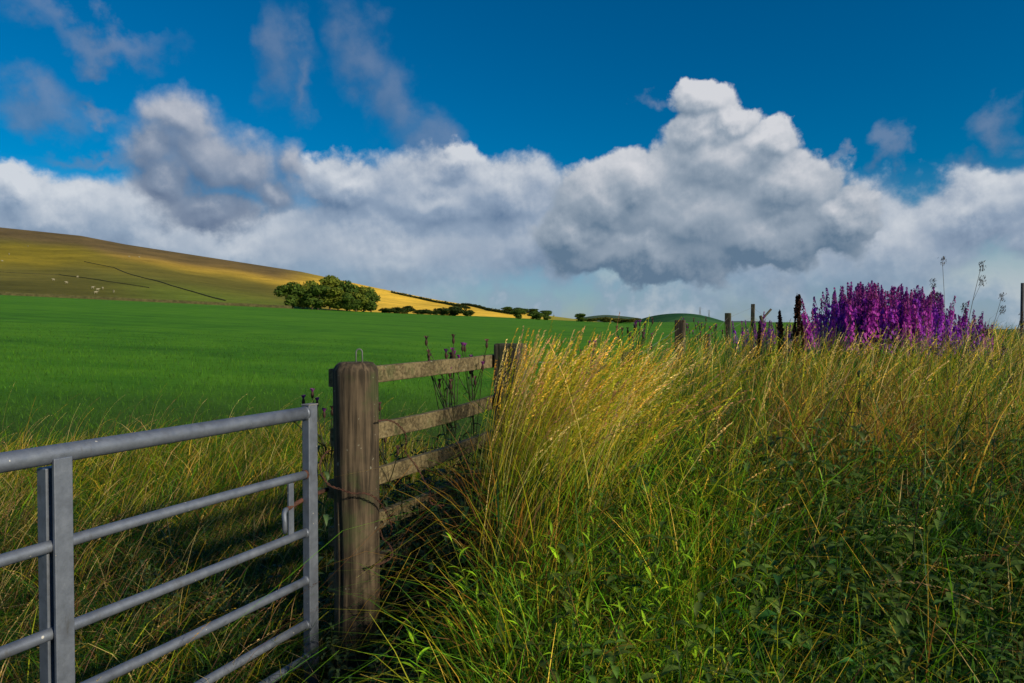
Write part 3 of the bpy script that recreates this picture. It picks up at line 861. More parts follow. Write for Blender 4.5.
# ================================================================== wire fence running on up the bank
wf = empty('wire_fence', (0, 0, 0))
tag(wf, 'old wire fence on weathered posts running up the grassy bank', 'fence')
def fpt(t, s=0.0): return FP[0] + FU[0] * t + FU[1] * s, FP[1] + FU[1] * t - FU[0] * s
fposts = []
for px, d, top, hw in ((628, 6.6, 352, .055), (680, 9.1, 320.0, .062), (707, 11.6, 334, .05), (728, 14.0, 313, .058), (752.5, 19.3, 304, .05), (777, 22.0, 322, .045), (804, 24.0, 313, .045)):
    x = (px - 512) / F * d; zt = EYE + (HY - top) / F * d; z0 = float(ground_z(x, d)) - .1
    lean = Vector((random.uniform(-.02, .02), random.uniform(-.02, .02), 1)).normalized()
    o = link('post', py_mesh('post', [box(((x, d, (zt + z0) / 2)), U3, FN, lean, hw, hw, (zt - z0) / 2, .01)]), wf, M_OLDPOST if d != 9.1 else M_POST)
    fposts.append((x, d, zt))
x, d, zt = fposts[4]
st = link('brace', py_mesh('brace', [tube([(x + .12, d - .3, zt - .35), (x + .55, d + .2, zt - 1.35)], .045, 8), tube([(x + .1, d - .2, zt - .55), (x + .45, d - .2, zt - .15)], .03, 6)], True), wf, M_OLDPOST)
for f in (0.10, 0.36, 0.62):
    pts = [(p2.x + P1.x, p2.y + P1.y, 1.4 - f)] + [(a, b, c - f) for a, b, c in fposts]
    link('wire', py_mesh('wire', [tube(pts, .0022, 4)]), wf, M_STEEL)

pole = empty('pole', ((1022 - 512) / F * 11.0, 11.0, -.3))
tag(pole, 'thin dark upright pole at the right edge beyond the grass', 'pole')
ztop = EYE + (HY - 283) / F * 11.0 + .3
link('shaft', py_mesh('shaft', [tube([(0, 0, 0), (0, 0, ztop)], [.026, .023], 10)], True), pole, M_POLE)
link('bracket', py_mesh('bracket', [box((0, -.03, ztop - .64), EX, EY, EZ, .045, .03, .035, .006)]), pole, M_POLE)

# ================================================================== grass machinery
rs = np.random.default_rng(11)
def stem_path(base, h, laz, lean, curve, t):
    """points on a bent stem; base (n,3), others (n,), t (n,) or scalar"""
    L = np.stack([np.sin(laz), np.cos(laz), np.zeros_like(laz)], -1)
    out = lean * t + curve * (.35 * t * t + .65 * t ** 4)
    z = t * np.sqrt(np.maximum(0.08, 1 - (0.75 * out) ** 2)) - 0.32 * curve ** 2 * t ** 4
    return base + L * (h * out)[:, None] + np.stack([0 * h, 0 * h, h * z], -1)

def blades(B, base, h, w, laz, lean, curve, faz, c0, c1, S=5, tipw=0.12):
    n = len(h)
    side = np.stack([np.cos(faz), np.sin(faz), 0 * faz], -1)
    V = np.empty((n, S + 1, 2, 3)); C = np.empty((n, S + 1, 2, 3))
    for i in range(S + 1):
        t = i / S
        p = stem_path(base, h, laz, lean, curve, np.full(n, t))
        ww = w * (0.65 + 0.9 * t if t < .35 else max(tipw, (1 - ((t - .35) / .65) ** 1.6))) * .5
        tw = side * ww[:, None]
        V[:, i, 0] = p - tw; V[:, i, 1] = p + tw
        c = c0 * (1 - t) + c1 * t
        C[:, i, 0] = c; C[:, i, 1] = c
    k = np.arange(n)[:, None] * (2 * (S + 1))
    i = np.arange(S)[None, :] * 2
    q = np.stack([k + i, k + i + 1, k + i + 3, k + i + 2], -1).reshape(-1, 4)
    B.add(V.reshape(-1, 3), q, C.reshape(-1, 3))

def panicles(B, base, h, laz, lean, curve, col, K=26, length=0.2, spread=0.02, sl=0.009, sw=0.0028, droop=0.5):
    """seed heads: spikelets round the last part of each stem, swept to the leaning side"""
    n = len(h)
    tt = 1 - length / h
    for k in range(K):
        f = (k + rs.uniform(0, 1, n)) / K
        t = tt + (1.0 - tt) * f
        p = stem_path(base, h, laz, lean, curve, t)
        a = rs.uniform(0, 6.28, n)
        sp = spread * (1 - f * .75) * rs.uniform(0.15, 1, n)
        L = np.stack([np.sin(laz), np.cos(laz), -0.5 + 0 * laz], -1)
        d = np.stack([np.cos(a) * .8, np.sin(a) * .8, rs.uniform(-.2, .9, n)], -1) * (1 - droop) + L * droop
        c = p + d * sp[:, None]
        p2_ = stem_path(base, h, laz, lean, curve, np.minimum(t + .03, 1.03))
        ax = (p2_ - p); ax /= np.linalg.norm(ax, axis=1)[:, None] + 1e-9
        ax = ax + d * .55 + rs.normal(0, .2, (n, 3)); ax /= np.linalg.norm(ax, axis=1)[:, None]
        sd = np.cross(ax, rs.normal(size=(n, 3))); sd /= np.linalg.norm(sd, axis=1)[:, None] + 1e-9
        l = (sl * rs.uniform(.6, 1.3, n))[:, None]; w = (sw * rs.uniform(.7, 1.3, n))[:, None]
        V = np.stack([c - ax * l * .5, c - sd * w * .5 + ax * l * .05, c + ax * l * .5, c + sd * w * .5], 1).reshape(-1, 3)
        cc_ = col * rs.uniform(.7, 1.25, (n, 1))
        B.add(V, np.arange(n * 4).reshape(-1, 4), np.repeat(cc_, 4, 0))

PAL = {k: np.array(v) for k, v in dict(
    deep=(0.020, 0.068, 0.012), green=(0.050, 0.150, 0.010), lush=(0.120, 0.320, 0.008), blue=(0.030, 0.100, 0.035),
    yellow=(0.34, 0.36, 0.015), gold=(0.62, 0.43, 0.045), straw=(0.66, 0.50, 0.19), orange=(0.40, 0.19, 0.022), brown=(0.22, 0.11, 0.040), pink=(0.46, 0.25, 0.13)).items()}
def pal_mix(n, names, probs, jitter=0.22):
    idx = rs.choice(len(names), n, p=np.array(probs) / sum(probs))
    c = np.array([PAL[k] for k in names])[idx]
    return c * np.exp(rs.normal(0, jitter, (n, 1))) * np.exp(rs.normal(0, jitter * .3, (n, 3)))

def canopy(d):        # height of the leafy layer at a depth
    return np.interp(d, [1.0, 1.6, 2.2, 3.0, 4.0, 6.0, 10, 20], [.50, .60, .72, .85, .98, 1.08, 1.05, .9])

def scatter(dmin, dmax, n, smin=0.03, pxmin=-200, pxmax=1250, power=1.0):
    """points of the verge seen ahead, more of them near"""
    out = []
    while sum(len(a) for a in out) < n:
        m = n * 2
        d = dmin * (dmax / dmin) ** (rs.uniform(0, 1, m) ** power)
        px = rs.uniform(pxmin, pxmax, m)
        x = (px - 512) / F * d
        s, t = fence_st(x, d)
        ok = (s > smin) & (np.hypot(x, d) > 0.95)
        out.append(np.stack([x[ok], d[ok], s[ok], t[ok]], 1))
    a = np.concatenate(out)[:n]
    return a[:, 0], a[:, 1], a[:, 2], a[:, 3]

def px_of(x, y): return 512 + F * x / y
def row_of(y): return HY + F * (EYE - canopy(y)) / y
def zone(x, y):
    """what grows where on the verge: returns weights for deep / lush / yellow / dry / nettle patches"""
    px = px_of(x, y); r = row_of(y)
    g = lambda cx, cy, rx, ry: np.exp(-((px - cx) / rx) ** 2 - ((r - cy) / ry) ** 2)
    lush = g(690, 560, 60, 90) + .8 * g(560, 610, 70, 50) + .5 * g(600, 650, 110, 50)
    dry = g(500, 480, 45, 60) + 1.0 * g(540, 590, 35, 35) + 1.1 * g(860, 420, 90, 30) + .5 * g(950, 450, 90, 40) + .4 * g(770, 430, 40, 60)
    deep = 1.0 * g(640, 440, 70, 55) + .6 * g(600, 540, 50, 60) + .6 * g(800, 600, 90, 80) + .5 * g(960, 600, 90, 110)
    yel = g(560, 385, 110, 45) + .9 * g(700, 490, 50, 60) + .7 * g(960, 400, 80, 30) + .8 * g(520, 590, 40, 60)
    return lush, dry, deep, yel

def pick_color(x, y, base_probs, jitter=.22):
    lush, dry, deep, yel = zone(x, y)
    names = ['deep', 'green', 'lush', 'blue', 'yellow', 'gold', 'straw', 'orange', 'brown']
    n = len(x)
    P = np.tile(np.array(base_probs, float), (n, 1))
    P[:, 2] += lush * 2.0; P[:, 1] += lush * 1.0; P[:, 4] += lush * .8
    P[:, 7] += dry * 1.6; P[:, 8] += dry * 1.2; P[:, 6] += dry * .4; P[:, 5] += dry * .6
    P[:, 0] += deep * 2.2; P[:, 3] += deep * .9
    P[:, 4] += yel * 2.0; P[:, 5] += yel * 1.2
    P /= P.sum(1, keepdims=True)
    u = rs.uniform(size=(n, 1)); idx = (P.cumsum(1) < u).sum(1).clip(0, 8)
    c = np.array([PAL[k] for k in names])[idx]
    return c * np.exp(rs.normal(0, jitter, (n, 1)))

# ---- leafy lower layer of the verge
B = Batch()
for dmin, dmax, n, w, S in ((1.0, 2.2, 9000, .0055, 6), (2.2, 4.5, 26000, .0055, 5), (4.5, 9.0, 26000, .0075, 4), (9.0, 26.0, 15000, .012, 3)):
    x, y, s, t = scatter(dmin, dmax, n, pxmin=150)
    h = canopy(y) * rs.uniform(.45, 1.12, n) * (1 - .25 * np.exp(-(s / .25) ** 2))
    pxx = px_of(x, y); h = h * np.interp(pxx, [300, 390, 450, 500], [.25, .38, .60, 1.0]); kp = ((pxx > 350) | (y > 2.9))
    x, y, h = x[kp], y[kp], h[kp]; n = len(x)
    base = np.stack([x, y, ground_z(x, y)], 1)
    laz = R(80) + rs.normal(0, 1, n) * np.interp(px_of(x, y), [440, 560], [.4, 1.3])
    c1 = pick_color(x, y, (.9, 1.8, 1.0, .6, .6, .2, .1, .08, .12)) * 1.2
    c1 = np.where((px_of(x, y) < 485)[:, None], pal_mix(n, ['deep', 'green', 'blue', 'brown'], [1.2, 1.3, .5, .3]), c1)
    blades(B, base, h * 1.12, w * rs.uniform(.6, 1.5, n), laz, rs.uniform(.0, .28, n), rs.uniform(.0, .6, n), rs.uniform(0, 6.28, n), c1 * .75, c1, S)
o = link('verge_grass', B.mesh('verge_grass'), mat=M_GRASS)
tag(o, 'dense leafy green grass filling the verge right of the fence', 'grass', kind='stuff')

B = Batch()
for pxa, pxb, da, db, n in ((520, 1060, 2.6, 4.2, 1500), (560, 1060, 4.2, 7.5, 1800), (470, 620, 2.4, 3.4, 350), (440, 1060, 1.5, 2.6, 520)):
    px = rs.uniform(pxa, pxb, n); y = rs.uniform(da, db, n); x = (px - 512) / F * y; s, t = fence_st(x, y); k = s > .02; x, y = x[k], y[k]; n = len(x)
    h = np.interp(y, [1.5, 2.5, 3.2, 7], [.80, 1.05, 1.30, 1.38]) * rs.uniform(.7, 1.08, n)
    c1 = pick_color(x, y, (.3, 1.6, 1.5, .5, 1.1, .3, .1, .05, .05)) * 1.15
    blades(B, np.stack([x, y, ground_z(x, y)], 1), h, .0075 * rs.uniform(.7, 1.5, n) * np.maximum(1, y / 4), R(85) + rs.normal(0, 1, n) * np.interp(px_of(x, y), [480, 600], [.4, 1.8]), rs.uniform(.0, .35, n), rs.uniform(.2, .95, n), rs.uniform(0, 6.28, n), c1 * .7, c1, 8)
o = link('tall_blades', B.mesh('tall_blades'), mat=M_GRASS)
tag(o, 'broad arching green and yellow grass blades among the verge stems', 'grass', kind='stuff')

B = Batch()
for cx, sx_, da, db, n, pn, pp in ((690, 38, 1.45, 3.0, 2300, ['yellow', 'lush', 'gold', 'green'], [1.6, 1.6, .5, .6]), (545, 34, 1.4, 2.3, 1200, ['yellow', 'lush', 'gold', 'green'], [1.2, 1.6, .6, .8]),
        (620, 90, 1.3, 1.8, 350, ['gold', 'lush', 'yellow', 'brown'], [.8, 1, 1.2, .4]), (512, 16, 2.3, 3.2, 380, ['orange', 'gold', 'brown', 'yellow'], [1.2, .8, .8, .6]), (850, 45, 3.0, 4.2, 600, ['orange', 'gold', 'brown'], [1.5, .7, .8])):
    px = rs.normal(cx, sx_, n); y = rs.uniform(da, db, n); x = (px - 512) / F * y; s, t = fence_st(x, y); k = s > .02; x, y = x[k], y[k]; n = len(x)
    h = canopy(y) * rs.uniform(.7, 1.28, n); c1 = pal_mix(n, pn, pp) * 1.4
    blades(B, np.stack([x, y, ground_z(x, y)], 1), h, .0052 * rs.uniform(.6, 1.5, n), (R(85) + rs.normal(0, .6, n) if cx == 512 else rs.uniform(0, 6.28, n)), rs.uniform(.0, .3, n), rs.uniform(.1, .8, n), rs.uniform(0, 6.28, n), c1 * .8, c1, 7)
o = link('yellow_grass', B.mesh('yellow_grass'), mat=M_GRASS)
tag(o, 'patches of vivid yellow green and orange grass in the near verge', 'grass', kind='stuff')

# ---- flopped, tangled dead blades and stems low in the verge
B = Batch()
for dmin, dmax, n, hh in ((1.2, 2.6, 2600, .5), (2.6, 4.6, 5000, .7)):
    x, y, s, t = scatter(dmin, dmax, n * 2, smin=.0, pxmin=475)
    lush, dry, deep, yel = zone(x, y)
    keep = rs.uniform(size=len(x)) < (.12 + .9 * dry + .25 * yel); x, y = x[keep], y[keep]; n = len(x)
    base = np.stack([x, y, ground_z(x, y) + rs.uniform(.0, .6, n) * canopy(y)], 1)
    c = pal_mix(n, ['brown', 'orange', 'straw', 'gold'], [1.2, 1.3, .5, .8])
    blades(B, base, hh * rs.uniform(.5, 1.1, n), .004 * rs.uniform(.6, 1.4, n), rs.uniform(0, 6.28, n), rs.uniform(.2, .7, n), rs.uniform(.2, .9, n), rs.uniform(0, 6.28, n), c * .8, c, 6)
o = link('dead_grass', B.mesh('dead_grass'), mat=M_GRASS)
tag(o, 'tangled brown and orange dead grass matted among the verge stems', 'grass', kind='stuff')

# ---- tall seeding stems, golden, leaning right in the wind
B = Batch()
def seeding(x, y, hgt, names, probs, wst=.0024, K=28, wind=R(82), leanr=(-.03, .20), curver=(.08, .42), spread=.026, plen=.2, ss=1.0, leaves=1):
    gap = .85 * np.exp(-((px_of(x, y) - 645) / 42) ** 2) * ((y > 2.6) & (y < 4.6)) + .5 * np.exp(-((px_of(x, y) - 780) / 30) ** 2) * (y < 5)
    kp = rs.uniform(size=len(x)) > gap; x, y, hgt = x[kp], y[kp], hgt[kp]; n = len(x)
    base = np.stack([x, y, ground_z(x, y)], 1)
    laz = wind + rs.normal(0, 1, n) * np.where(px_of(x, y) < 560, .32, .85); lean = rs.uniform(*leanr, n); curve = rs.uniform(*curver, n)
    c = pal_mix(n, names, probs) * 1.22
    faz = rs.uniform(-.5, .5, n)
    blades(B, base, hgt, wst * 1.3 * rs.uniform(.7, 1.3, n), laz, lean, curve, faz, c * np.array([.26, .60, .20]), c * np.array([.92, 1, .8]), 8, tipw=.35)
    panicles(B, base, hgt, laz, lean, curve, c * np.array([1.05, .98, .95]), K, plen, spread, .0145 * ss, .0046 * ss, .62)
    for _ in range(leaves):
        f = rs.uniform(.15, .6, n)
        b2 = stem_path(base, hgt, laz, lean, curve, f)
        cl = c * rs.uniform(.5, 1, (n, 1)) * np.array([.55, .9, .5])
        blades(B, b2, rs.uniform(.15, .38, n), .0045 * ss * rs.uniform(.7, 1.3, n), rs.uniform(0, 6.28, n), rs.uniform(.2, .6, n), rs.uniform(.2, .8, n), rs.uniform(0, 6.28, n), cl, cl, 5)
def sc2(pxa, pxb, da, db, n, clump=-.35):
    px = rs.uniform(pxa, pxb, n); d = rs.uniform(da, db, n); x = (px - 512) / F * d
    s, t = fence_st(x, d)
    cl = np.sin(x * 6.1 + 1.7 * np.sin(d * 2.3)) * np.sin(d * 4.7 + 1.3 * np.sin(x * 3.1)) + .35 * rs.normal(size=n)
    k = (s > .10) & (cl > clump)
    return x[k], d[k]
# golden stand beside the fence, nearly full height in view
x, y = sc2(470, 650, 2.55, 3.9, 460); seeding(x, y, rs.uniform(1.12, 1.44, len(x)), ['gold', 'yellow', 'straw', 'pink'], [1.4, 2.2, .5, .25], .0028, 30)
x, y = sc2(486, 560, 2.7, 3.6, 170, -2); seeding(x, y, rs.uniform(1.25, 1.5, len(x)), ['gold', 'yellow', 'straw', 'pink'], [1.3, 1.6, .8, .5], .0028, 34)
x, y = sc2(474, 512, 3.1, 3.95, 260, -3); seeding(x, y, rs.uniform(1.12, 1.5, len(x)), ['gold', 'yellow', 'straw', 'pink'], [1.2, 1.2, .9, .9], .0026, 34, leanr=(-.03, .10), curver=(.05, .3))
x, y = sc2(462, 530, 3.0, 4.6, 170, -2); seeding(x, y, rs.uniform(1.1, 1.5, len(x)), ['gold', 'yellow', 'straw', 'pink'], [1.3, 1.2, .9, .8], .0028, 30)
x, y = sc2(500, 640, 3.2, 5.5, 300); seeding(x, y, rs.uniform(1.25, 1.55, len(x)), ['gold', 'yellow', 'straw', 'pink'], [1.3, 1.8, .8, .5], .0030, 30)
# pale stand along the ridge of the verge
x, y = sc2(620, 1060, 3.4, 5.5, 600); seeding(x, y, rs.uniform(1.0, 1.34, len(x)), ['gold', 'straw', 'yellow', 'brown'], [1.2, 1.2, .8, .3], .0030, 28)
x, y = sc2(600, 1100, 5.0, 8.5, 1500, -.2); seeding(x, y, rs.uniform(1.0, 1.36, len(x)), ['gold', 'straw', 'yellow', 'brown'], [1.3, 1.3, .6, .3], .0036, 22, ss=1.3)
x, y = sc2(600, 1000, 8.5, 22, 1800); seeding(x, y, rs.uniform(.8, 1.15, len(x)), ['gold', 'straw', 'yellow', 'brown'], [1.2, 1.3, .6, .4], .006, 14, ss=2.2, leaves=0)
x, y = sc2(620, 1060, 2.2, 3.4, 170); seeding(x, y, rs.uniform(.75, 1.05, len(x)), ['straw', 'gold', 'brown', 'yellow'], [1, 1, .8, .4], .0024, 34, leanr=(.1, .5), curver=(.1, .5))
x, y = sc2(420, 1060, 1.5, 2.3, 50); seeding(x, y, rs.uniform(.6, .85, len(x)), ['straw', 'brown', 'yellow'], [1, .8, .6], .0019, 36, leanr=(.1, .6), curver=(.1, .5), ss=.8)
o = link('seeding_grass', B.mesh('seeding_grass'), mat=M_GRASS)
tag(o, 'tall golden seeding grass stems leaning to the right above the green verge', 'grass', kind='stuff')

# ---- long meadow grass behind the gate, and the strip under the rails
B = Batch()
def left_pts(n, da, db, pxa=-260, pxb=520):
    out = []
    while sum(len(a) for a in out) < n:
        d = rs.uniform(da, db, n) ** 1.0; px = rs.uniform(pxa, pxb, n); x = (px - 512) / F * d
        s, t = fence_st(x, d)
        gk = (x - G0.x) * GN.x + (d - G0.y) * GN.y
        ok = (s < -.02) & ((gk < -.03) | (d > 2.62))
        out.append(np.stack([x[ok], d[ok]], 1))
    a = np.concatenate(out)[:n]; return a[:, 0], a[:, 1]
def edge_depth(x, y):
    px = px_of(x, y)
    return np.interp(px, [-200, 0, 150, 300, 420, 520], [6.2, 6.5, 7.2, 8.2, 7.5, 6.0])
for n, da, db, w, S in ((15000, 1.6, 4.0, .0045, 6), (30000, 3.6, 8.6, .0055, 5)):
    x, y = left_pts(n, da, db)
    ed = edge_depth(x, y) + rs.normal(0, .25, n); k = y < ed; x, y = x[k], y[k]; ed = ed[k]; m = len(x)
    pat = .5 + .5 * np.sin(x * 2.3 + np.sin(y * 1.9) * 1.5) * np.sin(y * 1.4 + x)
    h = rs.uniform(.22, .54, m) * (1 - .30 * (y / ed) ** 6) * (.85 + .25 * pat)
    base = np.stack([x, y, ground_z(x, y)], 1)
    sunlit_w = sstep(y + rs.normal(0, .15, m), 4.0, 4.9)  # sunlit far part and shaded near part put into the blade colours
    cg = pal_mix(m, ['yellow', 'gold', 'straw', 'green', 'lush', 'brown'], [1.7, .7, .35, 1.3, .9, .15])
    cd = pal_mix(m, ['deep', 'green', 'yellow', 'brown', 'straw'], [1.1, 1.5, .35, .5, .25])
    pick = rs.uniform(size=m) < sunlit_w * .9 + .06 * pat
    c = np.where(pick[:, None], cg, cd)
    laz = R(60) + rs.normal(0, 1.15, m) + pat * 1.6
    blades(B, base, h, w * rs.uniform(.6, 1.4, m), laz, rs.uniform(.05, .55, m), rs.uniform(.2, .9, m), rs.uniform(0, 6.28, m), c * .7, c, S)
    kk = rs.uniform(size=m) < .02
    x2, y2 = x[kk], y[kk]
    if len(x2):
        n2 = len(x2); b2 = np.stack([x2, y2, ground_z(x2, y2)], 1); hh = rs.uniform(.45, .72, n2)
        lz = R(80) + rs.normal(0, .5, n2); le = rs.uniform(.05, .4, n2); cu = rs.uniform(.1, .4, n2); c = pal_mix(n2, ['straw', 'gold', 'brown', 'pink'], [1, 1, .7, .5])
        blades(B, b2, hh, np.full(n2, .0022), lz, le, cu, rs.uniform(-.5, .5, n2), c * .7, c, 6, .4)
        panicles(B, b2, hh, lz, le, cu, c, 12, .12, .008)
o = link('meadow_grass', B.mesh('meadow_grass'), mat=M_GRASS)
tag(o, 'long swept grass behind the gate, tinted sunlit gold farther out and shaded dark green close by', 'grass', kind='stuff')

# ---- short turf of the field
B = Batch()
n = 52000
d = 5.5 * (34 / 5.5) ** rs.uniform(0, 1, n); px = rs.uniform(-120, 760, n); x = (px - 512) / F * d
s, t = fence_st(x, d); k = (s < -.2) & (d > edge_depth(x, d) - .6); x, d = x[k], d[k]; n = len(x)
c = pal_mix(n, ['green', 'lush', 'deep'], [2.2, .7, .3], .16)
base = np.stack([x, d, ground_z(x, d) - .01], 1)
fall = 1 - .55 * sstep(d, 12, 34)
blades(B, base, rs.uniform(.06, .20, n) * fall * .75, .0040 * np.maximum(1, d / 9) * rs.uniform(.7, 1.3, n), rs.uniform(0, 6.28, n), rs.uniform(0, .5, n), rs.uniform(0, .6, n), rs.uniform(0, 6.28, n), c * .8, c, 2)
o = link('field_turf', B.mesh('field_turf'), mat=M_GRASS)
tag(o, 'short even green turf of the field beyond the long grass', 'grass', kind='stuff')

# ================================================================== broad-leaved plants
def leaf(base, az, elev, L, wd, fold=.25, droop=.5, seg=5):
    """a pointed leaf blade: midrib with two folded halves -> verts (3*(seg+1)), quads"""
    d = np.array([math.sin(az), math.cos(az), 0]); up = np.array([0, 0, 1.0]); sd = np.array([math.cos(az), -math.sin(az), 0])
    V = []; p = np.array(base, float); e = elev
    prof = [0.10, .62, 1.0, .85, .48, .02] if seg == 5 else [0.1, .9, .8, .02]
    for i in range(seg + 1):
        w = wd * .5 * prof[i]
        nrm = -d * math.sin(e) + up * math.cos(e)
        V += [p - sd * w + nrm * w * fold * 2, p, p + sd * w + nrm * w * fold * 2]
        p = p + (d * math.cos(e) + up * math.sin(e)) * L / seg; e -= droop / seg * 2
    Q = []
    for i in range(seg):
        a = i * 3; Q += [(a, a + 1, a + 4, a + 3), (a + 1, a + 2, a + 5, a + 4)]
    return np.array(V), np.array(Q)

def leafy_plant(h, pairs, L, wd, c_leaf, c_stem, opp=True, seed=0, elev=.5, droop=.8, bare=.15, bend=.12, top_small=.35, stem_r=.0025, seg=5):
    r = np.random.default_rng(seed); b = Batch()
    az0 = r.uniform(0, 6.28)
    pts = [(bend * h * (i / 8) ** 2 * math.sin(az0), bend * h * (i / 8) ** 2 * math.cos(az0), h * i / 8) for i in range(9)]
    V, Q = tube(pts, [stem_r * (1 - .6 * i / 8) for i in range(9)], 4, cap=False)
    b.add(np.array([tuple(v) for v in V]), np.array(Q), np.tile(c_stem, (len(V), 1)))
    for k in range(pairs):
        f = bare + (1 - bare) * k / (pairs - 1); z = h * f
        cx = bend * h * f * f
        a = k * (math.pi / 2 if opp else 2.4) + r.normal(0, .25)
        size = (1 - (1 - top_small) * max(0, (f - .45) / .55)) * r.uniform(.8, 1.15)
        for m in range(2 if opp else 1):
            v, q = leaf((cx * math.sin(az0), cx * math.cos(az0), z), a + m * math.pi, elev + r.normal(0, .2), L * size, wd * size, droop=droop * r.uniform(.6, 1.4), seg=seg)
            cc2 = np.array(c_leaf) * math.exp(r.normal(0, .28))
            C = np.tile(cc2, (len(v), 1)); C[1::3] *= 1.25
            b.add(v, q, C)
    return b.arrays()

def strew(name, label, cat, variants, X, Y, Z, sc, mat, tint=None):
    b = Batch()
    for i in range(len(X)):
        v, q, c = variants[i % len(variants)]
        a = rs.uniform(0, 6.28); ca, sa = math.cos(a), math.sin(a); lx, ly = rs.normal(0, .09, 2)
        v2 = v * sc[i]; xx_ = v2[:, 0] * ca - v2[:, 1] * sa + lx * v2[:, 2] + X[i]; yy_ = v2[:, 0] * sa + v2[:, 1] * ca + ly * v2[:, 2] + Y[i]
        k = math.exp(rs.normal(0, .2)); t = 1.0 if tint is None else tint[i]
        b.add(np.stack([xx_, yy_, v2[:, 2] + Z[i]], 1), q, c * k * t)
    o = link(name, b.mesh(name), mat=mat); tag(o, label, cat, kind='stuff'); return o

# nettles and other weeds in the lower right
nv_ = [leafy_plant(.80, 9 + k % 4, .095 + .014 * k, .040 + .006 * k, (.055 + .006 * k, .135, .022), (.04, .06, .02), seed=k, elev=.30, droop=.55) for k in range(6)]
px = np.concatenate([rs.uniform(735, 1120, 640), rs.uniform(560, 640, 60)]); d = np.concatenate([rs.uniform(1.25, 3.2, 640), rs.uniform(1.6, 2.9, 60)])
x = (px - 512) / F * d
strew('nettles', 'dark green nettles crowding the lower right corner of the verge', 'nettles', nv_, x, d, ground_z(x, d), canopy(d) / .8 * rs.uniform(.8, 1.12, len(x)), M_LEAF)
# bright lance-leaved weeds in the middle foreground
lv = [leafy_plant(.75, 14 + k, .11 + .008 * k, .018 + .002 * k, (.22, .40, .012), (.14, .18, .02), opp=False, seed=20 + k, elev=.95, droop=.5, bare=.25) for k in range(6)]
px = np.concatenate([rs.normal(685, 38, 200), rs.normal(545, 40, 80), rs.normal(620, 60, 60)]); d = np.concatenate([rs.uniform(1.5, 3.1, 200), rs.uniform(1.5, 2.4, 80), rs.uniform(1.4, 2.1, 60)])
x = (px - 512) / F * d
strew('green_weeds', 'bright yellow green lance-leaved weeds in the middle of the foreground', 'weeds', lv, x, d, ground_z(x, d), canopy(d) / .75 * rs.uniform(.75, 1.1, len(x)), M_LEAF)
# low weeds at the foot of the posts and round leaves here and there
mv = [leafy_plant(.35, 8, .06, .030, (.050, .085, .025), (.06, .07, .03), seed=40 + k, elev=.7, droop=1.0, bare=.1) for k in range(5)]
px = np.concatenate([rs.uniform(330, 470, 90), rs.uniform(120, 330, 60)]); d = np.concatenate([rs.uniform(1.75, 2.55, 90), rs.uniform(2.7, 3.4, 60)])
x = (px - 512) / F * d
strew('low_weeds', 'low grey green mugwort and weeds at the foot of the thick post', 'weeds', mv, x, d, ground_z(x, d), rs.uniform(.7, 1.3, len(x)), M_LEAF)
dv = [leafy_plant(.62, 8, .16, .066, (.030, .110, .022), (.05, .07, .03), opp=False, seed=60 + k, elev=.8, droop=1.1, bare=.1) for k in range(4)]
px = np.concatenate([rs.uniform(560, 760, 26), rs.uniform(720, 860, 26)]); d = rs.uniform(1.6, 2.9, 52); x = (px - 512) / F * d
strew('broad_weeds', 'scattered blue green broad leaves low in the verge', 'weeds', dv, x, d, ground_z(x, d), rs.uniform(.8, 1.15, 52), M_LEAF)
# dark undergrowth: leafy fill below the rails and along the near verge
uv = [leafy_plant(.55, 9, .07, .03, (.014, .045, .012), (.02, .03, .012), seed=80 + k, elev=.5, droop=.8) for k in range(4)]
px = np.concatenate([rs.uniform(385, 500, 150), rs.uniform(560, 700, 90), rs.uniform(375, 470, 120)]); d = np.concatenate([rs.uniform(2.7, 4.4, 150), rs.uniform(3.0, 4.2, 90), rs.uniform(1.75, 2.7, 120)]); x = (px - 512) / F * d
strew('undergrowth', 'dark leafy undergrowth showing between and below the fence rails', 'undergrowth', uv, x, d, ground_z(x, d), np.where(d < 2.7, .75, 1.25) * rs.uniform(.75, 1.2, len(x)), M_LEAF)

# ================================================================== rosebay willowherb
def spike(h0, h1, r0, n, tones, fl, seed, buds=.3):
    r = np.random.default_rng(seed); f = np.sort(r.uniform(0, 1, n))
    z = h0 + (h1 - h0) * f; rad = r0 * (1 - f) ** .85 * r.uniform(.5, 1.1, n) + .006; a = r.uniform(0, 6.28, n)
    c = np.stack([np.cos(a) * rad, np.sin(a) * rad, z], 1)
    nrm = np.stack([np.cos(a), np.sin(a), r.uniform(-.2, .8, n)], 1) + r.normal(0, .3, (n, 3)); nrm /= np.linalg.norm(nrm, axis=1)[:, None]
    u = np.cross(nrm, r.normal(size=(n, 3))); u /= np.linalg.norm(u, axis=1)[:, None]; w = np.cross(nrm, u)
    s = (fl * np.where(f > 1 - buds, .62, 1.0) * r.uniform(.7, 1.2, n))[:, None]
    V = np.stack([c - u * s, c - w * s * .7, c + u * s, c + w * s * .7], 1).reshape(-1, 3)
    t = r.uniform(0, 1, (n, 1)); C = np.array(tones[0]) * (1 - t) + np.array(tones[1]) * t
    C = np.where((f > 1 - buds)[:, None], np.array(tones[2]) * (0.7 + .6 * t), C)
    b = Batch(); b.add(V, np.arange(n * 4).reshape(-1, 4), np.repeat(C, 4, 0))
    V, Q = tube([(0, 0, h0), (0, 0, h1 - .01)], [.004, .0015], 4, cap=False)
    b.add(np.array([tuple(v) for v in V]), np.array(Q), np.tile((.10, .03, .06), (len(V), 1)))
    return b.mesh('flower_spike')
WV = []
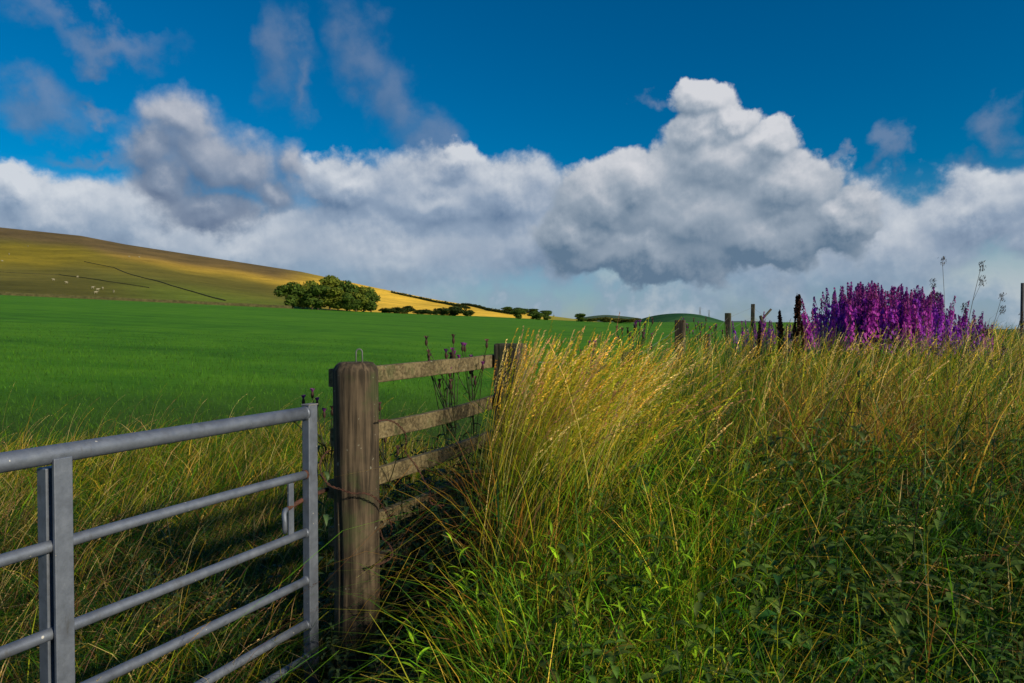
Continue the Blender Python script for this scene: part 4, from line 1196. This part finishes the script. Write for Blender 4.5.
for k in range(6):
    h = 1.0
    v, q, c = leafy_plant(.92, 30, .085, .014, (.030, .070, .020), (.10, .035, .03), opp=False, seed=200 + k, elev=.75, droop=.6, bare=.25, bend=.02, seg=3, top_small=.45, stem_r=.0035)
    st_me = np_mesh('stem', v, q, c); st_me.materials.append(M_LEAF)
    tn = (((.24, .02, .42), (.42, .045, .62), (.20, .02, .26)), ((.38, .025, .40), (.56, .07, .56), (.26, .03, .22)), ((.20, .018, .42), (.36, .05, .62), (.16, .02, .24)))[k % 3]
    sp_me = spike(.60 + .02 * k, 1.0, .056, 170, tn, .0155, 300 + k); sp_me.materials.append(M_FLOWER)
    WV.append((st_me, sp_me))
def willowherb(x, y, h, k, lab, grp, scw=1.0):
    t = empty('willowherb', (x, y, float(ground_z(x, y)) - .02), random.uniform(0, 6.28)); tag(t, lab, 'flower', grp)
    t.rotation_euler = (random.gauss(0, .06), random.gauss(.05, .09), random.uniform(0, 6.28))
    s1 = link('stem', WV[k % 6][0], t); s2 = link('flower_spike', WV[k % 6][1], t)
    for s_ in (s1, s2): s_.scale = (scw * h / 1.5, scw * h / 1.5, h)
    return t
tops_x = [790, 815, 826, 845, 862, 900, 925, 942, 960, 975, 990, 1004]
tops_y = [330, 318, 292, 280, 279, 283, 287, 297, 304, 315, 326, 338]
grp = 'willowherb in the dense purple clump'; wl = []
for i in range(215):
    px = 818 + 182 * random.betavariate(1.15, 1.35)
    if random.random() < .2: px = random.uniform(835, 930)
    d = random.uniform(7.0, 9.6)
    top = np.interp(px, tops_x, tops_y) + abs(random.gauss(0, 9)) + (0 if i % 3 else -2)
    x = (px - 512) / F * d; z0 = float(ground_z(x, d)); h = EYE + (HY - top) / F * d - z0
    wl.append((px, top, d, willowherb(x, d, h, i, ('willowherb in the right half of the dense purple clump, between other spikes' if px > 905 else 'willowherb in the left half of the dense purple clump, between other spikes'), grp)))
wl.sort(key=lambda q: q[0])
wl[0][3]['label'] = 'leftmost willowherb on the edge of the dense purple clump'
wl[-1][3]['label'] = 'rightmost willowherb, standing alone at the thin end of the purple clump'
wl[-2][3]['label'] = 'willowherb second from the thin right end of the purple clump'
min(wl[1:-2], key=lambda q: q[1])[3]['label'] = 'highest willowherb spike against the clouds in the purple clump'
for i in range(16):
    px = random.uniform(745, 822); d = random.uniform(8.5, 10.5); x = (px - 512) / F * d; z0 = float(ground_z(x, d))
    willowherb(x, d, EYE + (HY - random.uniform(317, 331)) / F * d - z0, i, 'thin short willowherb scattered along the fence left of the dense purple clump', 'scattered willowherb left of the clump')
for i, (px, top, d, lab) in enumerate([(757, 318, 10.5, 'short purple willowherb beside the slanting fence brace'), (766, 309, 10.5, 'thin willowherb rising just right of the slanting fence brace'),
        (776, 319, 10.0, 'small purple willowherb left of the brown dock spikes'), (784, 314, 9.5, 'purple willowherb touching the brown dock spikes on the left'),
        (806, 320, 9.2, 'purple willowherb just right of the brown dock spikes'), (815, 312, 8.8, 'purple willowherb standing left of the big purple clump')]):
    x = (px - 512) / F * d; z0 = float(ground_z(x, d))
    willowherb(x, d, EYE + (HY - top) / F * d - z0, i, lab, None)

# ================================================================== docks, thistles and lone stalks
def dock_mesh(h, seed, n=260, r0=.05, tones=((.030, .012, .008), (.075, .028, .016))):
    r = np.random.default_rng(seed); b = Batch()
    V, Q = tube([(0, 0, 0), (.01, 0, h * .5), (0, .01, h)], [.006, .005, .002], 5, cap=False)
    b.add(np.array([tuple(v) for v in V]), np.array(Q), np.tile((.06, .03, .02), (len(V), 1)))
    for br in range(8):
        z0 = h * (.50 + .055 * br); a = br * 2.4; L = h * (.26 - .018 * br); top = min(z0 + L, h * .99); rb = r0 * (1.15 - .13 * br)
        pts = [(0, 0, z0), (math.cos(a) * rb, math.sin(a) * rb, z0 + (top - z0) * .4), (math.cos(a) * rb * .55, math.sin(a) * rb * .55, top)]
        V, Q = tube(pts, [.003, .0025, .0015], 4, cap=False)
        b.add(np.array([tuple(v) for v in V]), np.array(Q), np.tile((.06, .03, .02), (len(V), 1)))
        m = n // 8; f = r.uniform(.15, 1, m)
        c = np.stack([np.interp(f, [0, .4, 1], [p[j] for p in pts]) for j in range(3)], 1) + r.normal(0, .010, (m, 3)) * (1.2 - f)[:, None]
        nn = r.normal(size=(m, 3)); nn /= np.linalg.norm(nn, axis=1)[:, None]; u = np.cross(nn, r.normal(size=(m, 3))); u /= np.linalg.norm(u, axis=1)[:, None]; w = np.cross(nn, u)
        s = (.011 * r.uniform(.6, 1.3, m))[:, None]
        VV = np.stack([c - u * s, c - w * s, c + u * s, c + w * s], 1).reshape(-1, 3); t = r.uniform(0, 1, (m, 1))
        b.add(VV, np.arange(m * 4).reshape(-1, 4), np.repeat(np.array(tones[0]) * (1 - t) + np.array(tones[1]) * t, 4, 0))
    return b.mesh('dock_plant')
def stand(name, me, px, top, d, label, cat, h_model, grp=None, mat=M_LEAF, lean=(0, 0), w=1.0):
    x = (px - 512) / F * d; z0 = float(ground_z(x, d)); h = (EYE + (HY - top) / F * d - z0) / h_model
    if not me.materials: me.materials.append(mat)
    o = link(name, me); o.location = (x, d, z0); o.scale = (h * w, h * w, h); o.rotation_euler = (lean[0], lean[1], random.uniform(0, 6.28) if lean == (0, 0) else 0)
    tag(o, label, cat, grp); return o
stand('dock_plant', dock_mesh(1.5, 1, 1500, .055), 798, 293, 6.6, 'tall dark brown dock spike left of the purple clump', 'plant', 1.5)
stand('dock_plant', dock_mesh(1.4, 2, 800, .032), 787, 309, 6.7, 'shorter dark brown dock spike leaning on the tallest one', 'plant', 1.4, lean=(0, -.05))
stand('dock_plant', dock_mesh(1.4, 3, 320, .02), 752, 322, 6.8, 'dark dock stem in front of the leaning fence post', 'plant', 1.4, lean=(0, .06))

def tree_stalk(h, seed, leaves=14, head=True, L=.06, wd=.014, cl=(.02, .04, .014), cs=(.03, .028, .02)):
    v, q, c = leafy_plant(h, leaves, L, wd, cl, cs, opp=True, seed=seed, elev=.1, droop=.5, bare=.3, bend=.06, stem_r=.003)
    b = Batch(); b.add(v, q, c); return b.mesh('nettle_stalk')
for i, (px, top, d, hm_, lab) in enumerate([(868, 372, 3.4, 1.25, 'tall dark nettle stalk with drooping leaves below the purple clump'), (832, 385, 3.5, 1.2, 'dark nettle stalk left of its taller neighbour below the purple clump'),
        (905, 455, 2.2, 1.0, 'dark upright stalk among the weeds at lower right'), (985, 440, 2.3, 1.0, 'dark slanting stalk in the weeds near the right edge')]):
    stand('nettle_stalk', tree_stalk(hm_, 400 + i, 12 if i < 2 else 16, L=.14 if i < 2 else .05, wd=.035 if i < 2 else .01), px, top, d, lab, 'plant', hm_, w=1.0)

def thistle_mesh(seed, h=1.0, heads=9):
    r = np.random.default_rng(seed); b = Batch()
    v, q, c = leafy_plant(h * .85, 22, .10, .028, (.050, .095, .035), (.05, .08, .030), opp=False, seed=seed, elev=.5, droop=.9, bare=.2, bend=.03, stem_r=.0028)
    b.add(v, q, c); hds = []
    for k in range(heads):
        hd = Batch()
        a = r.uniform(0, 6.28); z0 = h * r.uniform(.55, .8); z1 = h * r.uniform(.82, 1.0); rr = r.uniform(.02, .13)
        tip = (math.cos(a) * rr, math.sin(a) * rr, z1)
        V, Q = tube([(0, 0, z0), (tip[0] * .5, tip[1] * .5, (z0 + z1) / 2 - .01), tip], [.0025, .002, .0018], 4, cap=False)
        b.add(np.array([tuple(x_) for x_ in V]), np.array(Q), np.tile((.05, .06, .03), (len(V), 1)))
        V, Q = tube([(tip[0], tip[1], z1 + t_) for t_ in (-.004, .004, .012, .019)], [.003, .0062, .006, .0036], 6, cap=False)
        hd.add(np.array([tuple(x_) for x_ in V]), np.array(Q), np.tile((.075, .045, .035), (len(V), 1)))
        m = 14; aa = r.uniform(0, 6.28, m); e = np.stack([np.cos(aa) * .010, np.sin(aa) * .010, np.full(m, .016)], 1); base = np.array([tip[0], tip[1], z1 + .017])
        sd_ = np.stack([-np.sin(aa), np.cos(aa), 0 * aa], 1) * .0022
        VV = np.stack([base - sd_ + 0 * e, base + sd_ + 0 * e, base + e + sd_, base + e - sd_], 1).reshape(-1, 3)
        purple = np.array((.28, .06, .30)) if r.uniform() < .6 else np.array((.16, .09, .08))
        hd.add(VV, np.arange(m * 4).reshape(-1, 4), np.tile(purple, (m * 4, 1))); hds.append(hd.mesh('flower_head'))
    return b.mesh('stem'), hds
TH = [thistle_mesh(500 + k, 1.0, 8 + k) for k in range(4)]
for a, b_ in TH:
    a.materials.append(M_LEAF)
    for q_ in b_: q_.materials.append(M_FLOWER)
for i, (px, top, d, lab) in enumerate([(455, 341, 3.6, 'thistle with dark seed heads rising behind the top rail'), (447, 343, 3.8, 'thistle behind the top rail, left of the others with dark heads'),
        (474, 342, 3.9, 'thistle behind the top rail closest to the second post'),
        (326, 388, 3.1, 'small thistle with purple buds just left of the thick post'), (386, 409, 3.1, 'purple budded thistle just right of the thick post'),
        (628, 319, 5.6, 'purple thistle standing up among the grass heads left of the mossy post'), (636, 320, 5.8, 'thistle with dark heads close beside the mossy post'),
        (692, 321, 8.0, 'thistle between the mossy post and the next post, left one'), (704, 320, 8.2, 'thistle between the mossy post and the next post, middle one'), (716, 322, 8.4, 'thistle between the mossy post and the next post, right one'),
        (583, 340, 5.0, 'low thistle among golden grass heads right of the second fence post')]):
    x = (px - 512) / F * d; z0 = float(ground_z(x, d)); h = EYE + (HY - top) / F * d - z0
    t = empty('thistle', (x, d, z0), random.uniform(0, 6.28)); tag(t, lab, 'thistle', 'creeping thistles by the fence')
    for nm, me in [('stem', TH[i % 4][0])] + [('flower_head', q_) for q_ in TH[i % 4][1]]:
        o = link(nm, me, t); o.scale = (h * .8 + .2, h * .8 + .2, h)

def seed_stalk(h, seed, bend=.1, clusters=5):
    r = np.random.default_rng(seed); b = Batch()
    P = [(bend * h * (i / 10) ** 2.5, 0, h * i / 10) for i in range(11)]
    V, Q = tube(P, [.0022 - .0012 * i / 10 for i in range(11)], 4, cap=False)
    b.add(np.array([tuple(v) for v in V]), np.array(Q), np.tile((.10, .085, .05), (len(V), 1)))
    for k in range(clusters):
        f = 1.0 - .045 * k * (1 + .3 * k); cx, cz = bend * h * f ** 2.5, h * f
        if k: cx += (.035 if k % 2 else -.03) * (.5 + .3 * k); cz += .02
        m = 60; c = np.array([cx, 0, cz]) + np.stack([r.normal(0, .007, m) + r.uniform(-.012, .022, m) * .6, r.normal(0, .006, m), r.uniform(-.02, .03, m)], 1)
        nn = r.normal(size=(m, 3)); nn /= np.linalg.norm(nn, axis=1)[:, None]; u = np.array([.45, 0, .9]) + r.normal(0, .2, (m, 3)); u /= np.linalg.norm(u, axis=1)[:, None]; w = np.cross(nn, u)
        VV = np.stack([c - u * .007, c - w * .002, c + u * .007, c + w * .002], 1).reshape(-1, 3)
        b.add(VV, np.arange(m * 4).reshape(-1, 4), np.tile((.05, .035, .03), (m * 4, 1)))
        if k:
            V, Q = tube([(bend * h * (f - .05) ** 2.5, 0, h * (f - .05)), (cx, 0, cz)], .0008, 3, cap=False)
            b.add(np.array([tuple(v) for v in V]), np.array(Q), np.tile((.10, .085, .05), (len(V), 1)))
    return b.mesh('grass_stalk')
for i, (px, top, d, bend, lab) in enumerate([(948, 267, 3.6, .10, 'tallest grass stalk with a dark seed head against the cloud above the purple clump'), (950, 262, 4.2, -.03, 'thin upright grass stalk beside the tallest one above the purple clump'),
        (926, 284, 3.9, .02, 'grass stalk with a small dark head left of the tallest one'), (968, 298, 3.8, .12, 'grass stalk with a feathery head leaning right over the purple clump'),
        (985, 316, 3.7, .14, 'bent grass stalk beside the right end of the purple clump')]):
    o = stand('grass_stalk', seed_stalk(1.6, 600 + i, bend, 4 if i != 1 else 1), px, top, d, lab, 'grass stalk', 1.6, grp='tall grass stalks against the sky', lean=(0.0, 0.001))

# ================================================================== hawthorn hedge added unseen behind the viewer to shade the gateway
HV = make_crown_variants('bush', ((0.014, 0.032, 0.008), (0.050, 0.085, 0.016)), 3, 2600, 0.05)
sa, ca = math.sin(R(SUN_AZ)), math.cos(R(SUN_AZ))
for i, (p, a, w, h) in enumerate([(-5.6, 4.1, 3.4, 4.0), (-3.4, 4.0, 3.2, 4.2), (-1.4, 4.1, 3.0, 4.1), (0.10, 3.9, 2.1, 4.2)]):
    x = a * sa + p * -ca; y = a * ca + p * sa
    t = empty('shade_hawthorn', (x, y, float(ground_z(x, y))), i * 1.3)
    tag(t, ('tall' if h > 3 else 'low') + ' unseen hawthorn bush added behind the viewer for shade, ' + ['at the far end of the shade hedge', 'second from the far end of the shade hedge', 'second from the near end of the shade hedge', 'at the near end of the shade hedge'][i], 'bush', 'hawthorn hedge added behind the viewer for shade')
    cr = link('crown', HV[i % 3], t); cr.scale = (w / .8, w / .8, h / .98)
    tr = link('trunk', TRUNK, t); tr.scale = (h * .8, h * .8, h * .9)
